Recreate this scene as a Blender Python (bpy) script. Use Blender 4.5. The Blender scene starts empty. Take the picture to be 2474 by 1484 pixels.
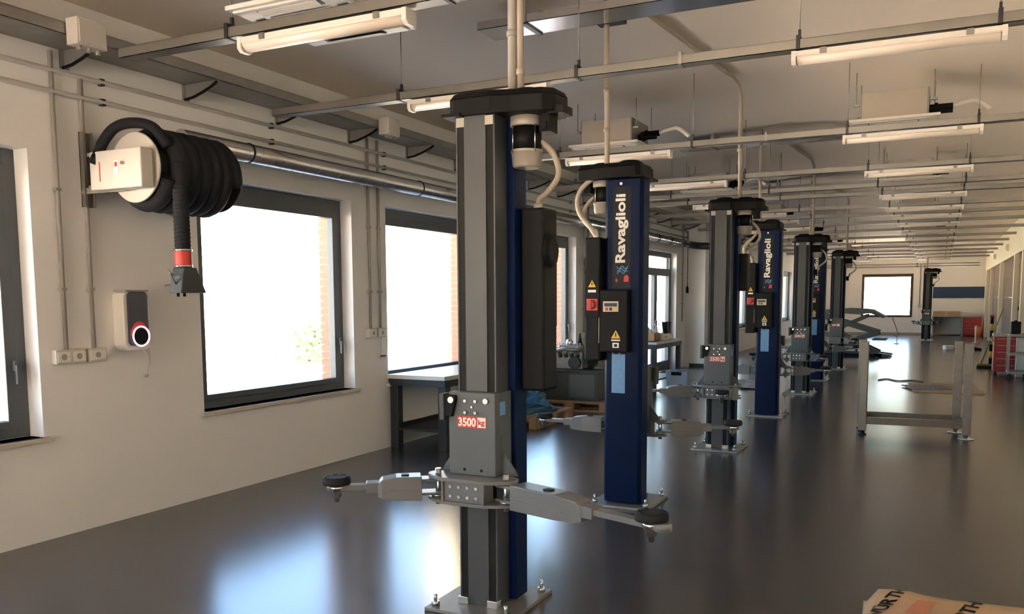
import bpy, math, random
from mathutils import Vector, Matrix
random.seed(7)
PI = math.pi
S = bpy.context.scene
C = S.collection

# ---------------------------------------------------------------- camera
cam = bpy.data.cameras.new('camera'); co = bpy.data.objects.new('camera', cam); C.objects.link(co)
F_PX = 2073.6
cam.sensor_width = 36.0; cam.lens = F_PX / 2474 * 36.0
cam.shift_x = 0.0; cam.shift_y = (927.0 - 742.0) / 2474
cam.clip_start = 0.05; cam.clip_end = 500
yaw, pitch, roll = (math.radians(a) for a in (26.473, -5.655, -0.281))
fw = Vector((-math.sin(yaw) * math.cos(pitch), math.cos(yaw) * math.cos(pitch), math.sin(pitch)))
rt = Vector((math.cos(yaw), math.sin(yaw), 0)); up = rt.cross(fw)
r2 = rt * math.cos(roll) + up * math.sin(roll); u2 = up * math.cos(roll) - rt * math.sin(roll)
M = Matrix((r2, u2, -fw)).transposed().to_4x4(); M.translation = Vector((0, 0, 1.65))
co.matrix_world = M
S.camera = co

# ---------------------------------------------------------------- sky, sun, exposure
W = bpy.data.worlds.new('sky'); S.world = W; W.use_nodes = True
nt = W.node_tree; nt.nodes.clear()
sky = nt.nodes.new('ShaderNodeTexSky'); sky.sky_type = 'NISHITA'; sky.sun_disc = False
sky.sun_elevation = math.radians(46); sky.sun_rotation = math.radians(90)
sky.air_density = 1.0; sky.dust_density = 1.0; sky.ozone_density = 1.0
bg = nt.nodes.new('ShaderNodeBackground'); bg.inputs[1].default_value = 2.6
wo = nt.nodes.new('ShaderNodeOutputWorld')
nt.links.new(sky.outputs[0], bg.inputs[0]); nt.links.new(bg.outputs[0], wo.inputs[0])
sl = bpy.data.lights.new('sun', 'SUN'); sl.energy = 260.0; sl.angle = math.radians(0.6); sl.color = (1.0, 0.87, 0.73)
so = bpy.data.objects.new('sun', sl); C.objects.link(so)
sd = Vector((-math.cos(math.radians(46)), -0.05, -math.sin(math.radians(46))))   # comes over the roof from the far side
so.rotation_euler = sd.to_track_quat('-Z', 'Y').to_euler()
so.location = (30, 0, 30)
S.view_settings.view_transform = 'Standard'; S.view_settings.look = 'None'
S.view_settings.exposure = -0.40; S.view_settings.gamma = 1.0
S.view_settings.use_curve_mapping = False
try:
    S.cycles.use_denoising = True
    S.cycles.max_bounces = 14; S.cycles.diffuse_bounces = 8; S.cycles.glossy_bounces = 5
    S.cycles.transparent_max_bounces = 16; S.cycles.sample_clamp_indirect = 60.0
    S.cycles.caustics_reflective = False; S.cycles.caustics_refractive = False
except Exception:
    pass

# ---------------------------------------------------------------- materials
def sock(n, *names):
    for k in names:
        if k in n.inputs: return n.inputs[k]
def mat(name, col, rough=0.5, metal=0.0, var=0.06, scale=8.0, bump=0.0, bscale=60.0, rvar=0.0, spec=0.5):
    m = bpy.data.materials.new(name); m.use_nodes = True
    t = m.node_tree; b = t.nodes['Principled BSDF']
    b.inputs['Roughness'].default_value = rough; b.inputs['Metallic'].default_value = metal
    sp = sock(b, 'Specular IOR Level', 'Specular')
    if sp: sp.default_value = spec
    tc = t.nodes.new('ShaderNodeTexCoord')
    nz = t.nodes.new('ShaderNodeTexNoise'); nz.inputs['Scale'].default_value = scale; nz.inputs['Detail'].default_value = 4
    t.links.new(tc.outputs['Object'], nz.inputs['Vector'])
    mx = t.nodes.new('ShaderNodeMix'); mx.data_type = 'RGBA'
    mx.inputs[6].default_value = (*[c * (1 - var) for c in col], 1); mx.inputs[7].default_value = (*[min(1, c * (1 + var)) for c in col], 1)
    t.links.new(nz.outputs['Fac'], mx.inputs[0]); t.links.new(mx.outputs[2], b.inputs['Base Color'])
    if rvar:
        mr = t.nodes.new('ShaderNodeMapRange'); mr.inputs[3].default_value = max(0, rough - rvar); mr.inputs[4].default_value = rough + rvar
        t.links.new(nz.outputs['Fac'], mr.inputs[0]); t.links.new(mr.outputs[0], b.inputs['Roughness'])
    if bump:
        n2 = t.nodes.new('ShaderNodeTexNoise'); n2.inputs['Scale'].default_value = bscale; n2.inputs['Detail'].default_value = 3
        t.links.new(tc.outputs['Object'], n2.inputs['Vector'])
        bp = t.nodes.new('ShaderNodeBump'); bp.inputs['Strength'].default_value = bump; bp.inputs['Distance'].default_value = 0.01
        t.links.new(n2.outputs['Fac'], bp.inputs['Height']); t.links.new(bp.outputs[0], b.inputs['Normal'])
    return m
def emit(name, col, st):
    m = bpy.data.materials.new(name); m.use_nodes = True
    b = m.node_tree.nodes['Principled BSDF']
    b.inputs['Base Color'].default_value = (*col, 1)
    sock(b, 'Emission Color', 'Emission').default_value = (*col, 1); b.inputs['Emission Strength'].default_value = st
    return m
def glass(name, tint=(0.93, 0.95, 0.94)):
    m = bpy.data.materials.new(name); m.use_nodes = True; t = m.node_tree; t.nodes.clear()
    o = t.nodes.new('ShaderNodeOutputMaterial'); a = t.nodes.new('ShaderNodeBsdfTransparent'); a.inputs[0].default_value = (*tint, 1)
    g = t.nodes.new('ShaderNodeBsdfGlossy'); g.inputs['Roughness'].default_value = 0.02
    f = t.nodes.new('ShaderNodeFresnel'); f.inputs[0].default_value = 1.35
    x = t.nodes.new('ShaderNodeMixShader')
    ge = t.nodes.new('ShaderNodeNewGeometry'); iv = t.nodes.new('ShaderNodeMath'); iv.operation = 'SUBTRACT'; iv.inputs[0].default_value = 1.0
    mu = t.nodes.new('ShaderNodeMath'); mu.operation = 'MULTIPLY'      # only the entry face reflects: no total reflection inside the thin pane
    t.links.new(ge.outputs['Backfacing'], iv.inputs[1]); t.links.new(iv.outputs[0], mu.inputs[0]); t.links.new(f.outputs[0], mu.inputs[1])
    t.links.new(mu.outputs[0], x.inputs[0]); t.links.new(a.outputs[0], x.inputs[1]); t.links.new(g.outputs[0], x.inputs[2]); t.links.new(x.outputs[0], o.inputs[0])
    return m
K = dict(
    plaster=mat('plaster', (0.86, 0.845, 0.825), 0.75, var=0.02, scale=1.2, bump=0.04, bscale=120),
    ceiling=mat('ceiling_paint', (0.80, 0.695, 0.585), 0.8, var=0.02, scale=1.0),
    cream=mat('cream_paint', (0.82, 0.74, 0.58), 0.6, var=0.02, scale=1.0),
    doorpanel=mat('door_panel', (0.27, 0.21, 0.18), 0.85, var=0.03, spec=0.15),
    stone=mat('sill_stone', (0.62, 0.54, 0.44), 0.5, var=0.08, scale=14),
    frame=mat('anthracite_frame', (0.095, 0.108, 0.115), 0.38, var=0.05),
    bronze=mat('dark_bronze', (0.05, 0.035, 0.025), 0.4),
    glass=glass('window_glass'),
    brick=mat('brick', (0.50, 0.23, 0.14), 0.85, var=0.25, scale=5, bump=0.3, bscale=40),
    mortar=mat('mortar', (0.50, 0.45, 0.38), 0.9),
    render=mat('pale_render', (0.74, 0.66, 0.52), 0.85, var=0.03),
    ground=mat('pale_concrete_yard', (0.67, 0.59, 0.51), 0.9, var=0.06, scale=0.6),
    grass=mat('grass', (0.12, 0.16, 0.04), 0.9, var=0.3, scale=3),
    leaf=mat('leaf', (0.05, 0.09, 0.015), 0.7, var=0.3, scale=3),
    galv=mat('galvanised_steel', (0.28, 0.265, 0.235), 0.42, 0.7, var=0.12, scale=10, rvar=0.1),
    galv2=mat('dull_zinc', (0.34, 0.33, 0.31), 0.45, 0.7, var=0.15, scale=9),
    duct=mat('duct_steel', (0.55, 0.55, 0.55), 0.2, 0.95, var=0.08, scale=6),
    pvc=mat('grey_pvc', (0.36, 0.34, 0.31), 0.5, var=0.03),
    pipe=mat('beige_conduit', (0.42, 0.36, 0.29), 0.45, var=0.04),
    white=mat('white_plastic', (0.80, 0.76, 0.70), 0.4, var=0.02),
    boxgrey=mat('box_plastic', (0.62, 0.58, 0.52), 0.5, var=0.03),
    acbody=mat('cassette_casing', (0.46, 0.41, 0.34), 0.55, var=0.04),
    diff=mat('lamp_diffuser', (0.90, 0.80, 0.70), 0.3, var=0.02),
    black=mat('black_plastic', (0.007, 0.007, 0.007), 0.5, var=0.2, spec=0.15),
    rubber=mat('black_rubber', (0.018, 0.018, 0.020), 0.75, var=0.2, bump=0.2, bscale=50, spec=0.25),
    strip=mat('guide_strip_black', (0.012, 0.012, 0.011), 0.6, var=0.2, spec=0.2),
    blue=mat('blue_enamel', (0.0004, 0.009, 0.048), 0.4, var=0.05, spec=0.12),
    bluedk=mat('dark_label_strip', (0.004, 0.006, 0.012), 0.45, var=0.05, spec=0.25),
    grey=mat('grey_enamel', (0.060, 0.066, 0.070), 0.42, var=0.06, scale=5),
    carr=mat('carriage_enamel', (0.098, 0.110, 0.116), 0.42, var=0.05, scale=5),
    arm=mat('arm_enamel', (0.165, 0.17, 0.175), 0.33, var=0.06, scale=5),
    motor=mat('cast_aluminium', (0.42, 0.38, 0.33), 0.5, 0.2, var=0.08),
    zinc=mat('zinc_plate', (0.62, 0.66, 0.62), 0.25, 0.9, var=0.1),
    chrome=mat('chrome', (0.75, 0.75, 0.73), 0.15, 1.0, var=0.03),
    red=mat('red_enamel', (0.42, 0.03, 0.03), 0.4, var=0.08),
    redsign=mat('red_print', (0.62, 0.05, 0.04), 0.5),
    whitesign=mat('white_print', (0.85, 0.82, 0.76), 0.5, var=0.02),
    yellow=mat('yellow_print', (0.80, 0.48, 0.03), 0.5),
    skyblue=mat('blue_label_print', (0.16, 0.36, 0.66), 0.5, var=0.18, scale=30),
    banner=mat('blue_banner', (0.02, 0.05, 0.12), 0.6),
    wood=mat('pallet_wood', (0.36, 0.22, 0.11), 0.8, var=0.2, scale=9),
    card=mat('cardboard', (0.46, 0.31, 0.18), 0.85, var=0.1, scale=6),
    paper=mat('sack_paper', (0.40, 0.275, 0.17), 0.85, var=0.14, scale=9, bump=0.25, bscale=18),
    brickprint=mat('faded_red_print', (0.40, 0.17, 0.10), 0.85, var=0.2, scale=20),
    paperw=mat('sack_paper_pale', (0.50, 0.38, 0.26), 0.85, var=0.12, scale=9),
    darkmetal=mat('dark_steel', (0.035, 0.037, 0.04), 0.45, 0.3, var=0.15),
    benchtop=mat('pale_bench_top', (0.62, 0.64, 0.60), 0.35, var=0.04),
    engine=mat('engine_alloy', (0.30, 0.29, 0.28), 0.42, 0.6, var=0.3, scale=12),
    cabgrey=mat('dark_grey_cabinet', (0.055, 0.06, 0.058), 0.6),
    bluebag=mat('blue_plastic_sheet', (0.03, 0.13, 0.22), 0.35, var=0.3, scale=12),
    bin=mat('pale_blue_plastic', (0.42, 0.52, 0.66), 0.35, var=0.05),
    film=mat('clear_film', (0.55, 0.56, 0.60), 0.2, var=0.15, scale=6),
    purple=mat('purple_plastic', (0.16, 0.08, 0.28), 0.4),
    glossblack=mat('charger_front', (0.05, 0.05, 0.065), 0.15),
    ring=emit('charger_ring_light', (1.0, 0.66, 0.84), 2.2),
    orange=mat('orange_plastic', (0.75, 0.20, 0.05), 0.5),
    steel=mat('bare_steel_tube', (0.15, 0.13, 0.11), 0.38, 0.6, var=0.2, scale=14),
    scissor=mat('lift_dark_grey', (0.10, 0.11, 0.10), 0.45, 0.2),
)
# floor: grey epoxy, slightly wavy gloss
m = bpy.data.materials.new('grey_epoxy_floor'); m.use_nodes = True; t = m.node_tree; b = t.nodes['Principled BSDF']
sock(b, 'Specular IOR Level', 'Specular').default_value = 1.0
tc = t.nodes.new('ShaderNodeTexCoord'); n1 = t.nodes.new('ShaderNodeTexNoise'); n1.inputs['Scale'].default_value = 0.9; n1.inputs['Detail'].default_value = 2
t.links.new(tc.outputs['Object'], n1.inputs['Vector'])
cr = t.nodes.new('ShaderNodeValToRGB'); cr.color_ramp.elements[0].position = 0.3; cr.color_ramp.elements[1].position = 0.7
cr.color_ramp.elements[0].color = (0.058, 0.055, 0.054, 1); cr.color_ramp.elements[1].color = (0.066, 0.062, 0.060, 1)
t.links.new(n1.outputs['Fac'], cr.inputs[0]); t.links.new(cr.outputs[0], b.inputs['Base Color'])
n2 = t.nodes.new('ShaderNodeTexNoise'); n2.inputs['Scale'].default_value = 0.7; n2.inputs['Detail'].default_value = 1
t.links.new(tc.outputs['Object'], n2.inputs['Vector'])
mr = t.nodes.new('ShaderNodeMapRange'); mr.inputs[3].default_value = 0.19; mr.inputs[4].default_value = 0.235
t.links.new(n2.outputs['Fac'], mr.inputs[0]); t.links.new(mr.outputs[0], b.inputs['Roughness'])
K['floor'] = m

# ---------------------------------------------------------------- mesh helpers
class MB:
    def __init__(s): s.v = []; s.f = []; s.sm = []; s.mi = []
    def add(s, vs, fs, smooth=False, mi=0):
        o = len(s.v); s.v += [tuple(v) for v in vs]
        for f in fs:
            s.f.append([i + o for i in f]); s.sm.append(smooth); s.mi.append(mi)
        return s
    def box(s, x0, x1, y0, y1, z0, z1, mi=0):
        return s.add([(x0,y0,z0),(x1,y0,z0),(x1,y1,z0),(x0,y1,z0),(x0,y0,z1),(x1,y0,z1),(x1,y1,z1),(x0,y1,z1)],
                     [(3,2,1,0),(4,5,6,7),(0,1,5,4),(1,2,6,5),(2,3,7,6),(3,0,4,7)], False, mi)
    def bar(s, p, q, w, h, mi=0, upv=(0,0,1)):           # rectangular bar from p to q
        p = Vector(p); q = Vector(q); d = (q - p).normalized(); u = Vector(upv)
        if abs(d.dot(u)) > 0.98: u = Vector((1,0,0))
        a = d.cross(u).normalized(); u = a.cross(d)
        vs = []
        for c in (p, q):
            for i, j in ((-1,-1),(1,-1),(1,1),(-1,1)): vs.append(c + a * w/2 * i + u * h/2 * j)
        return s.add(vs, [(0,1,2,3),(7,6,5,4),(0,4,5,1),(1,5,6,2),(2,6,7,3),(3,7,4,0)], False, mi)
    def prism(s, poly, axis, a, b, mi=0, smooth=False):  # poly in the two other axes (x,y,z order)
        n = len(poly)
        def P(u, v, w): return {0:(w,u,v),1:(u,w,v),2:(u,v,w)}[axis]
        vs = [P(u,v,a) for u,v in poly] + [P(u,v,b) for u,v in poly]
        s.add(vs, [tuple(range(n))[::-1], tuple(range(n,2*n))], False, mi)
        o = len(s.v) - 2*n
        for i in range(n):
            s.f.append([o+i, o+(i+1)%n, o+n+(i+1)%n, o+n+i]); s.sm.append(smooth); s.mi.append(mi)
        return s
    def cyl(s, p, q, r, rq=None, n=16, caps=True, mi=0):
        return s.lathe(p, q, [(r,0),(rq if rq is not None else r,1)], n, caps, mi)
    def lathe(s, p, q, prof, n=16, caps=True, mi=0, smooth=True):   # prof: (radius, fraction along p->q)
        p = Vector(p); q = Vector(q); d = q - p; dn = d.normalized()
        u = Vector((0,0,1)) if abs(dn.z) < 0.9 else Vector((1,0,0))
        a = dn.cross(u).normalized(); bb = dn.cross(a)
        vs = []; fs = []
        for r, k in prof:
            for i in range(n):
                t = 2*PI*i/n; vs.append(p + d*k + (a*math.cos(t) + bb*math.sin(t))*r)
        for j in range(len(prof)-1):
            for i in range(n):
                fs.append((j*n+i, j*n+(i+1)%n, (j+1)*n+(i+1)%n, (j+1)*n+i))
        s.add(vs, fs, smooth, mi)
        if caps:
            o = len(s.v) - len(vs)
            s.f.append([o+i for i in range(n)][::-1]); s.sm.append(False); s.mi.append(mi)
            s.f.append([o+(len(prof)-1)*n+i for i in range(n)]); s.sm.append(False); s.mi.append(mi)
        return s
    def tube(s, pts, r, n=8, mi=0, closed=False):
        pts = [Vector(p) for p in pts]; m_ = len(pts); vs = []; fs = []
        d0 = (pts[1]-pts[0]).normalized(); u = Vector((0,0,1)) if abs(d0.z) < 0.9 else Vector((1,0,0))
        a = d0.cross(u).normalized()
        for i, p in enumerate(pts):
            if closed: d = (pts[(i+1)%m_]-pts[i-1]).normalized()
            else: d = (pts[min(i+1,m_-1)]-pts[max(i-1,0)]).normalized()
            a = (a - d*a.dot(d)).normalized(); bb = d.cross(a)
            rr = r(i/(m_-1)) if callable(r) else r
            for k in range(n):
                t = 2*PI*k/n; vs.append(p + (a*math.cos(t)+bb*math.sin(t))*rr)
        for i in range(m_ if closed else m_-1):
            j = (i+1) % m_
            for k in range(n): fs.append((i*n+k, i*n+(k+1)%n, j*n+(k+1)%n, j*n+k))
        s.add(vs, fs, True, mi)
        if not closed:
            o = len(s.v)-len(vs)
            s.f.append([o+k for k in range(n)][::-1]); s.sm.append(False); s.mi.append(mi)
            s.f.append([o+(m_-1)*n+k for k in range(n)]); s.sm.append(False); s.mi.append(mi)
        return s
    def mesh(s, name, mats):
        me = bpy.data.meshes.new(name); me.from_pydata(s.v, [], s.f)
        for q in (mats if isinstance(mats, (list, tuple)) else [mats]): me.materials.append(K[q] if isinstance(q, str) else q)
        me.polygons.foreach_set('use_smooth', s.sm); me.polygons.foreach_set('material_index', s.mi)
        me.validate(); me.update()
        return me
    def build(s, name, mats, parent=None, loc=(0,0,0), rz=0, bevel=0):
        o = bpy.data.objects.new(name, s.mesh(name, mats)); C.objects.link(o)
        o.location = loc; o.rotation_euler = (0,0,rz)
        if parent: o.parent = parent
        if bevel:
            bm_ = o.modifiers.new('bevel', 'BEVEL'); bm_.width = bevel; bm_.segments = 2; bm_.limit_method = 'ANGLE'; bm_.angle_limit = 0.6
        return o
def smooth_pts(pts, k=6):
    P = [Vector(p) for p in pts]; out = []
    for i in range(len(P)-1):
        a = P[max(i-1,0)]; b_ = P[i]; c = P[i+1]; d = P[min(i+2,len(P)-1)]
        for j in range(k):
            t = j/k
            out.append(0.5*((2*b_) + (c-a)*t + (2*a-5*b_+4*c-d)*t*t + (3*b_-a-3*c+d)*t**3))
    out.append(P[-1]); return out
def tag(o, label=None, cat=None, group=None, kind=None):
    if label: o['label'] = label
    if cat: o['category'] = cat
    if group: o['group'] = group
    if kind: o['kind'] = kind
    return o
def thing(name, label, cat, loc=(0,0,0), rz=0, group=None):
    o = bpy.data.objects.new(name, None); C.objects.link(o); o.empty_display_size = 0.1
    o.location = loc; o.rotation_euler = (0,0,rz)
    return tag(o, label, cat, group)
def struct(name, mb, mats, label, bevel=0):
    return tag(mb.build(name, mats, bevel=bevel), label, None, None, 'structure')
def copy_tree(o, parent=None):
    c = o.copy(); C.objects.link(c)
    if parent: c.parent = parent
    for ch in list(o.children): copy_tree(ch, c)
    return c
def text(body, size, m_, parent, mtx, name='lettering', ext=0.0008, align='CENTER', stretch=None):
    cu = bpy.data.curves.new('text', 'FONT'); cu.body = body; cu.size = size; cu.extrude = ext
    cu.align_x = align; cu.align_y = 'CENTER'; cu.resolution_u = 3; cu.offset = size*0.03
    ob = bpy.data.objects.new('text', cu); C.objects.link(ob)
    bpy.context.view_layer.update()
    me = bpy.data.meshes.new_from_object(ob.evaluated_get(bpy.context.evaluated_depsgraph_get()))
    bpy.data.objects.remove(ob); bpy.data.curves.remove(cu)
    xs = [v.co.x for v in me.vertices]; ys = [v.co.y for v in me.vertices]
    if stretch:
        cx = (max(xs)+min(xs))/2; cy = (max(ys)+min(ys))/2; sx = stretch[0]/(max(xs)-min(xs)); sy = stretch[1]/(max(ys)-min(ys))
        for v in me.vertices: v.co.x = (v.co.x-cx)*sx; v.co.y = (v.co.y-cy)*sy
    me.materials.clear(); me.materials.append(K[m_])
    o = bpy.data.objects.new(name, me); C.objects.link(o)
    o.matrix_local = mtx; o.parent = parent
    return o
def axes(X, Y, Z, loc):
    m_ = Matrix((X, Y, Z)).transposed().to_4x4(); m_.translation = Vector(loc); return m_
def ordinal(i): return ['nearest the camera','second from the camera','third from the camera','fourth from the camera','fifth from the camera','sixth from the camera','seventh from the camera','eighth from the camera','ninth from the camera','tenth from the camera','eleventh from the camera','twelfth from the camera','thirteenth from the camera','fourteenth from the camera','fifteenth from the camera','sixteenth from the camera','seventeenth from the camera'][i]

# ---------------------------------------------------------------- the hall
XL, XR, YB, YF = -5.47, 1.62, -7.0, 41.2
RIDGE = (-1.75, 3.98); ZL, ZR = 3.70, 3.52
def zceil(x):
    raw = lambda q: ZL + (RIDGE[1]-ZL)*(q-XL)/(RIDGE[0]-XL) if q < RIDGE[0] else RIDGE[1] + (ZR-RIDGE[1])*(q-RIDGE[0])/(XR-RIDGE[0])
    t_ = (x-RIDGE[0]+0.7)/1.4
    if 0 < t_ < 1: return raw(RIDGE[0]-0.7)*(1-t_)**2 + RIDGE[1]*2*t_*(1-t_) + raw(RIDGE[0]+0.7)*t_*t_
    return raw(x)
struct('floor', MB().box(XL-0.2, XR+0.2, YB, YF, -0.2, 0), 'floor', 'glossy grey epoxy floor of the workshop')
rid = []
for k in range(13):
    t_ = k/12; p0_ = Vector((RIDGE[0]-0.7, zceil(RIDGE[0]-0.7))); p1_ = Vector(RIDGE); p2_ = Vector((RIDGE[0]+0.7, zceil(RIDGE[0]+0.7)))
    q_ = p0_*(1-t_)**2 + p1_*2*t_*(1-t_) + p2_*t_*t_; rid.append((q_.x, q_.y))
low = [(XL, ZL)] + rid + [(XR, ZR)]
cm = MB(); n_ = len(low)
cm.add([(x_, YB-0.2, z_) for x_, z_ in low] + [(x_, YF+0.2, z_) for x_, z_ in low], [(i, i+1, n_+i+1, n_+i) for i in range(n_-1)], True)
cm.box(XL-0.4, XR+0.4, YB-0.2, YF+0.2, 4.05, 4.5).box(XL-0.4, XL, YB-0.2, YF+0.2, ZL, 4.05).box(XR, XR+0.4, YB-0.2, YF+0.2, ZR, 4.05)
struct('ceiling', cm, 'ceiling', 'off-white low gabled ceiling of the workshop')

# openings in the left wall: (y0, y1, z0, z1)
WIN = [(1.71,3.78,0.72,2.66), (5.22,7.29,0.72,2.66), (7.90,9.97,0.72,2.66), (11.33,13.40,0.72,2.66)]
DOOR = (17.1, 19.5, 0.0, 2.66)
FARW = [(22.6,24.67,0.72,2.66), (26.0,28.07,0.72,2.66), (30.0,32.07,0.72,2.66), (34.5,36.57,0.72,2.66)]
OPEN = sorted(WIN + [DOOR] + FARW + [(-3.0,-0.93,0.72,2.66)])
def wall_with_holes(x0, x1, y0, y1, z0, z1, holes):
    mb = MB(); y = y0
    for a, b_, c, d in holes:
        mb.box(x0, x1, y, a, z0, z1)
        if c > z0: mb.box(x0, x1, a, b_, z0, c)
        mb.box(x0, x1, a, b_, d, z1); y = b_
    mb.box(x0, x1, y, y1, z0, z1); return mb
struct('wall_left', wall_with_holes(XL-0.2, XL, YB, YF, 0, ZL, OPEN), 'plaster', 'white plastered window wall with pipes along its top')
NAR = 0.13
outer = struct('wall_left_outside', wall_with_holes(XL-0.30, XL-0.2, YB, YF, -0.2, 4.5, [(a+NAR,b_-NAR,max(0,c+0.05) if c else 0,d-0.1) for a,b_,c,d in OPEN]), 'mortar', 'brick outer leaf of the window wall')
# brick reveals outside the far jamb of each window in view
bk = MB().box(-0.052,0.052,0,0.105,0,0.062).mesh('brick', 'brick')
for a, b_, c, d in WIN[1:]:
    z = c+0.02
    while z < d-0.1:
        o = bpy.data.objects.new('brick', bk); C.objects.link(o); o.parent = outer; o.location = (XL-0.255, b_-NAR-0.02+random.uniform(-0.004,0.004), z)
        z += 0.075

def window(idx, a, b_, c, d, label, handle=True):
    w = tag(thing('window_%d' % idx, None, None, (XL-0.17, a, c)), label, None, None, 'structure')
    L = b_-a; Hh = d-c; f = 0.085
    fr = MB().box(-0.04,0.03,0,f,0,Hh).box(-0.04,0.03,L-f,L,0,Hh).box(-0.04,0.03,f,L-f,0,f*0.8).box(-0.04,0.03,f,L-f,Hh-f*1.3,Hh)
    fr.build('window_frame', 'frame', w, bevel=0.004)
    g = 0.075
    sa = MB().box(-0.03,0.05,f,f+g,f*0.8,Hh-f*1.3).box(-0.03,0.05,L-f-g,L-f,f*0.8,Hh-f*1.3).box(-0.03,0.05,f+g,L-f-g,f*0.8,f*0.8+g*0.7).box(-0.03,0.05,f+g,L-f-g,Hh-f*1.3-g,Hh-f*1.3)
    s_ = sa.build('sash', 'frame', w, bevel=0.004)
    MB().box(0.0,0.008,f+g-0.01,L-f-g+0.01,f*0.8+0.04,Hh-f*1.3-g+0.01).build('pane', 'glass', s_)
    if handle: MB().box(0.05,0.075,L-f-0.03,L-f-0.005,0.46,0.53).bar((0.085,L-f-0.018,0.50),(0.085,L-f-0.018,0.37),0.02,0.022).build('window_handle', 'frame', s_, bevel=0.003)
    MB().box(0.03,0.205,-0.0,L,-0.035,0.0).box(0.17,0.21,-0.04,L+0.04,-0.035,0.0).build('window_sill', 'stone', w, bevel=0.004)
    return w
wl = ['dark-framed window cut off by the left photo edge', 'large dark-framed window right of the black hose reel', 'dark-framed window above the pale workbench', 'dark-framed window seen between the first two lift posts']
for i, (q, l_) in enumerate(zip(WIN, wl)): window(i+1, *q, l_)
for i, q in enumerate(FARW): window(i+5, *q, 'dark-framed window in the window wall beyond the pilaster, %s' % ordinal(i), False)
window(9, -3.0, -0.93, 0.72, 2.66, 'dark-framed window behind the camera', False)
# glazed double door
dr = tag(thing('door_1', None, None, (XL-0.17, DOOR[0], 0)), 'dark-framed glazed double door in the window wall', None, None, 'structure')
L = DOOR[1]-DOOR[0]
MB().box(-0.04,0.04,0,0.09,0,2.66).box(-0.04,0.04,L-0.09,L,0,2.66).box(-0.04,0.04,0.09,L-0.09,2.55,2.66).box(-0.04,0.04,0.09,L-0.09,2.24,2.30).build('door_frame', 'frame', dr, bevel=0.004)
for k in range(2):
    y0 = 0.09+k*(L/2-0.09); y1 = y0+L/2-0.09
    lf = MB().box(-0.03,0.05,y0,y0+0.1,0.01,2.24).box(-0.03,0.05,y1-0.1,y1,0.01,2.24).box(-0.03,0.05,y0+0.1,y1-0.1,0.01,0.22).box(-0.03,0.05,y0+0.1,y1-0.1,2.14,2.24).build('door_leaf', 'frame', dr, bevel=0.004)
    MB().box(0.0,0.01,y0+0.1,y1-0.1,0.22,2.14).build('pane', 'glass', lf)
    yy = y1-0.05 if k == 0 else y0+0.05
    MB().box(0.05,0.07,yy-0.02,yy+0.02,0.98,1.16).bar((0.09,yy,1.07),(0.09,yy+(-0.13 if k == 0 else 0.13),1.07),0.02,0.02).build('door_handle', 'galv', lf)
MB().box(0.0,0.01,0.09,L-0.09,2.30,2.55).build('transom_pane', 'glass', dr)

# far wall with one window
FWIN = (-3.16, -1.10, 0.76, 2.64)
mb = MB().box(XL, FWIN[0], YF, YF+0.2, 0, 4.5).box(FWIN[1], XR, YF, YF+0.2, 0, 4.5).box(FWIN[0], FWIN[1], YF, YF+0.2, 0, FWIN[2]).box(FWIN[0], FWIN[1], YF, YF+0.2, FWIN[3], 4.5)
struct('wall_far', mb, 'plaster', 'white end wall with one window and a blue banner')
w = tag(thing('window_10', None, None, (FWIN[0], YF+0.05, FWIN[2])), 'dark-framed window in the end wall', None, None, 'structure')
L = FWIN[1]-FWIN[0]; Hh = FWIN[3]-FWIN[2]
MB().box(0,0.1,-0.06,0.05,0,Hh).box(L-0.1,L,-0.06,0.05,0,Hh).box(0.1,L-0.1,-0.06,0.05,0,0.09).box(0.1,L-0.1,-0.06,0.05,Hh-0.13,Hh).build('window_frame', 'bronze', w)
MB().box(0.1,L-0.1,0,0.01,0.09,Hh-0.13).build('pane', 'glass', w)
struct('baseboard_far', MB().box(XL, XR, YF-0.015, YF, 0, 0.09), 'pvc', 'grey skirting along the end wall')
# pilaster on the left wall, after the glazed door
struct('wall_pilaster', MB().box(XL, -5.0, 20.3, 20.85, 0, 3.80), 'plaster', 'plastered pilaster standing out beside the glazed door')
struct('trim_1', MB().box(XL+0.12, -5.0, 20.285, 20.3, 0, 0.08), 'darkmetal', 'dark skirting at the foot of the pilaster')
# unseen back wall; its open gateway is added to let daylight in from behind
struct('wall_back', MB().box(XL, -4.2, YB-0.2, YB, 0, 4.5).box(-1.2, XR, YB-0.2, YB, 0, 4.5).box(-4.2, -1.2, YB-0.2, YB, 2.9, 4.5), 'plaster', 'unseen white wall behind the camera, with a gateway added to let light in')

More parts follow.
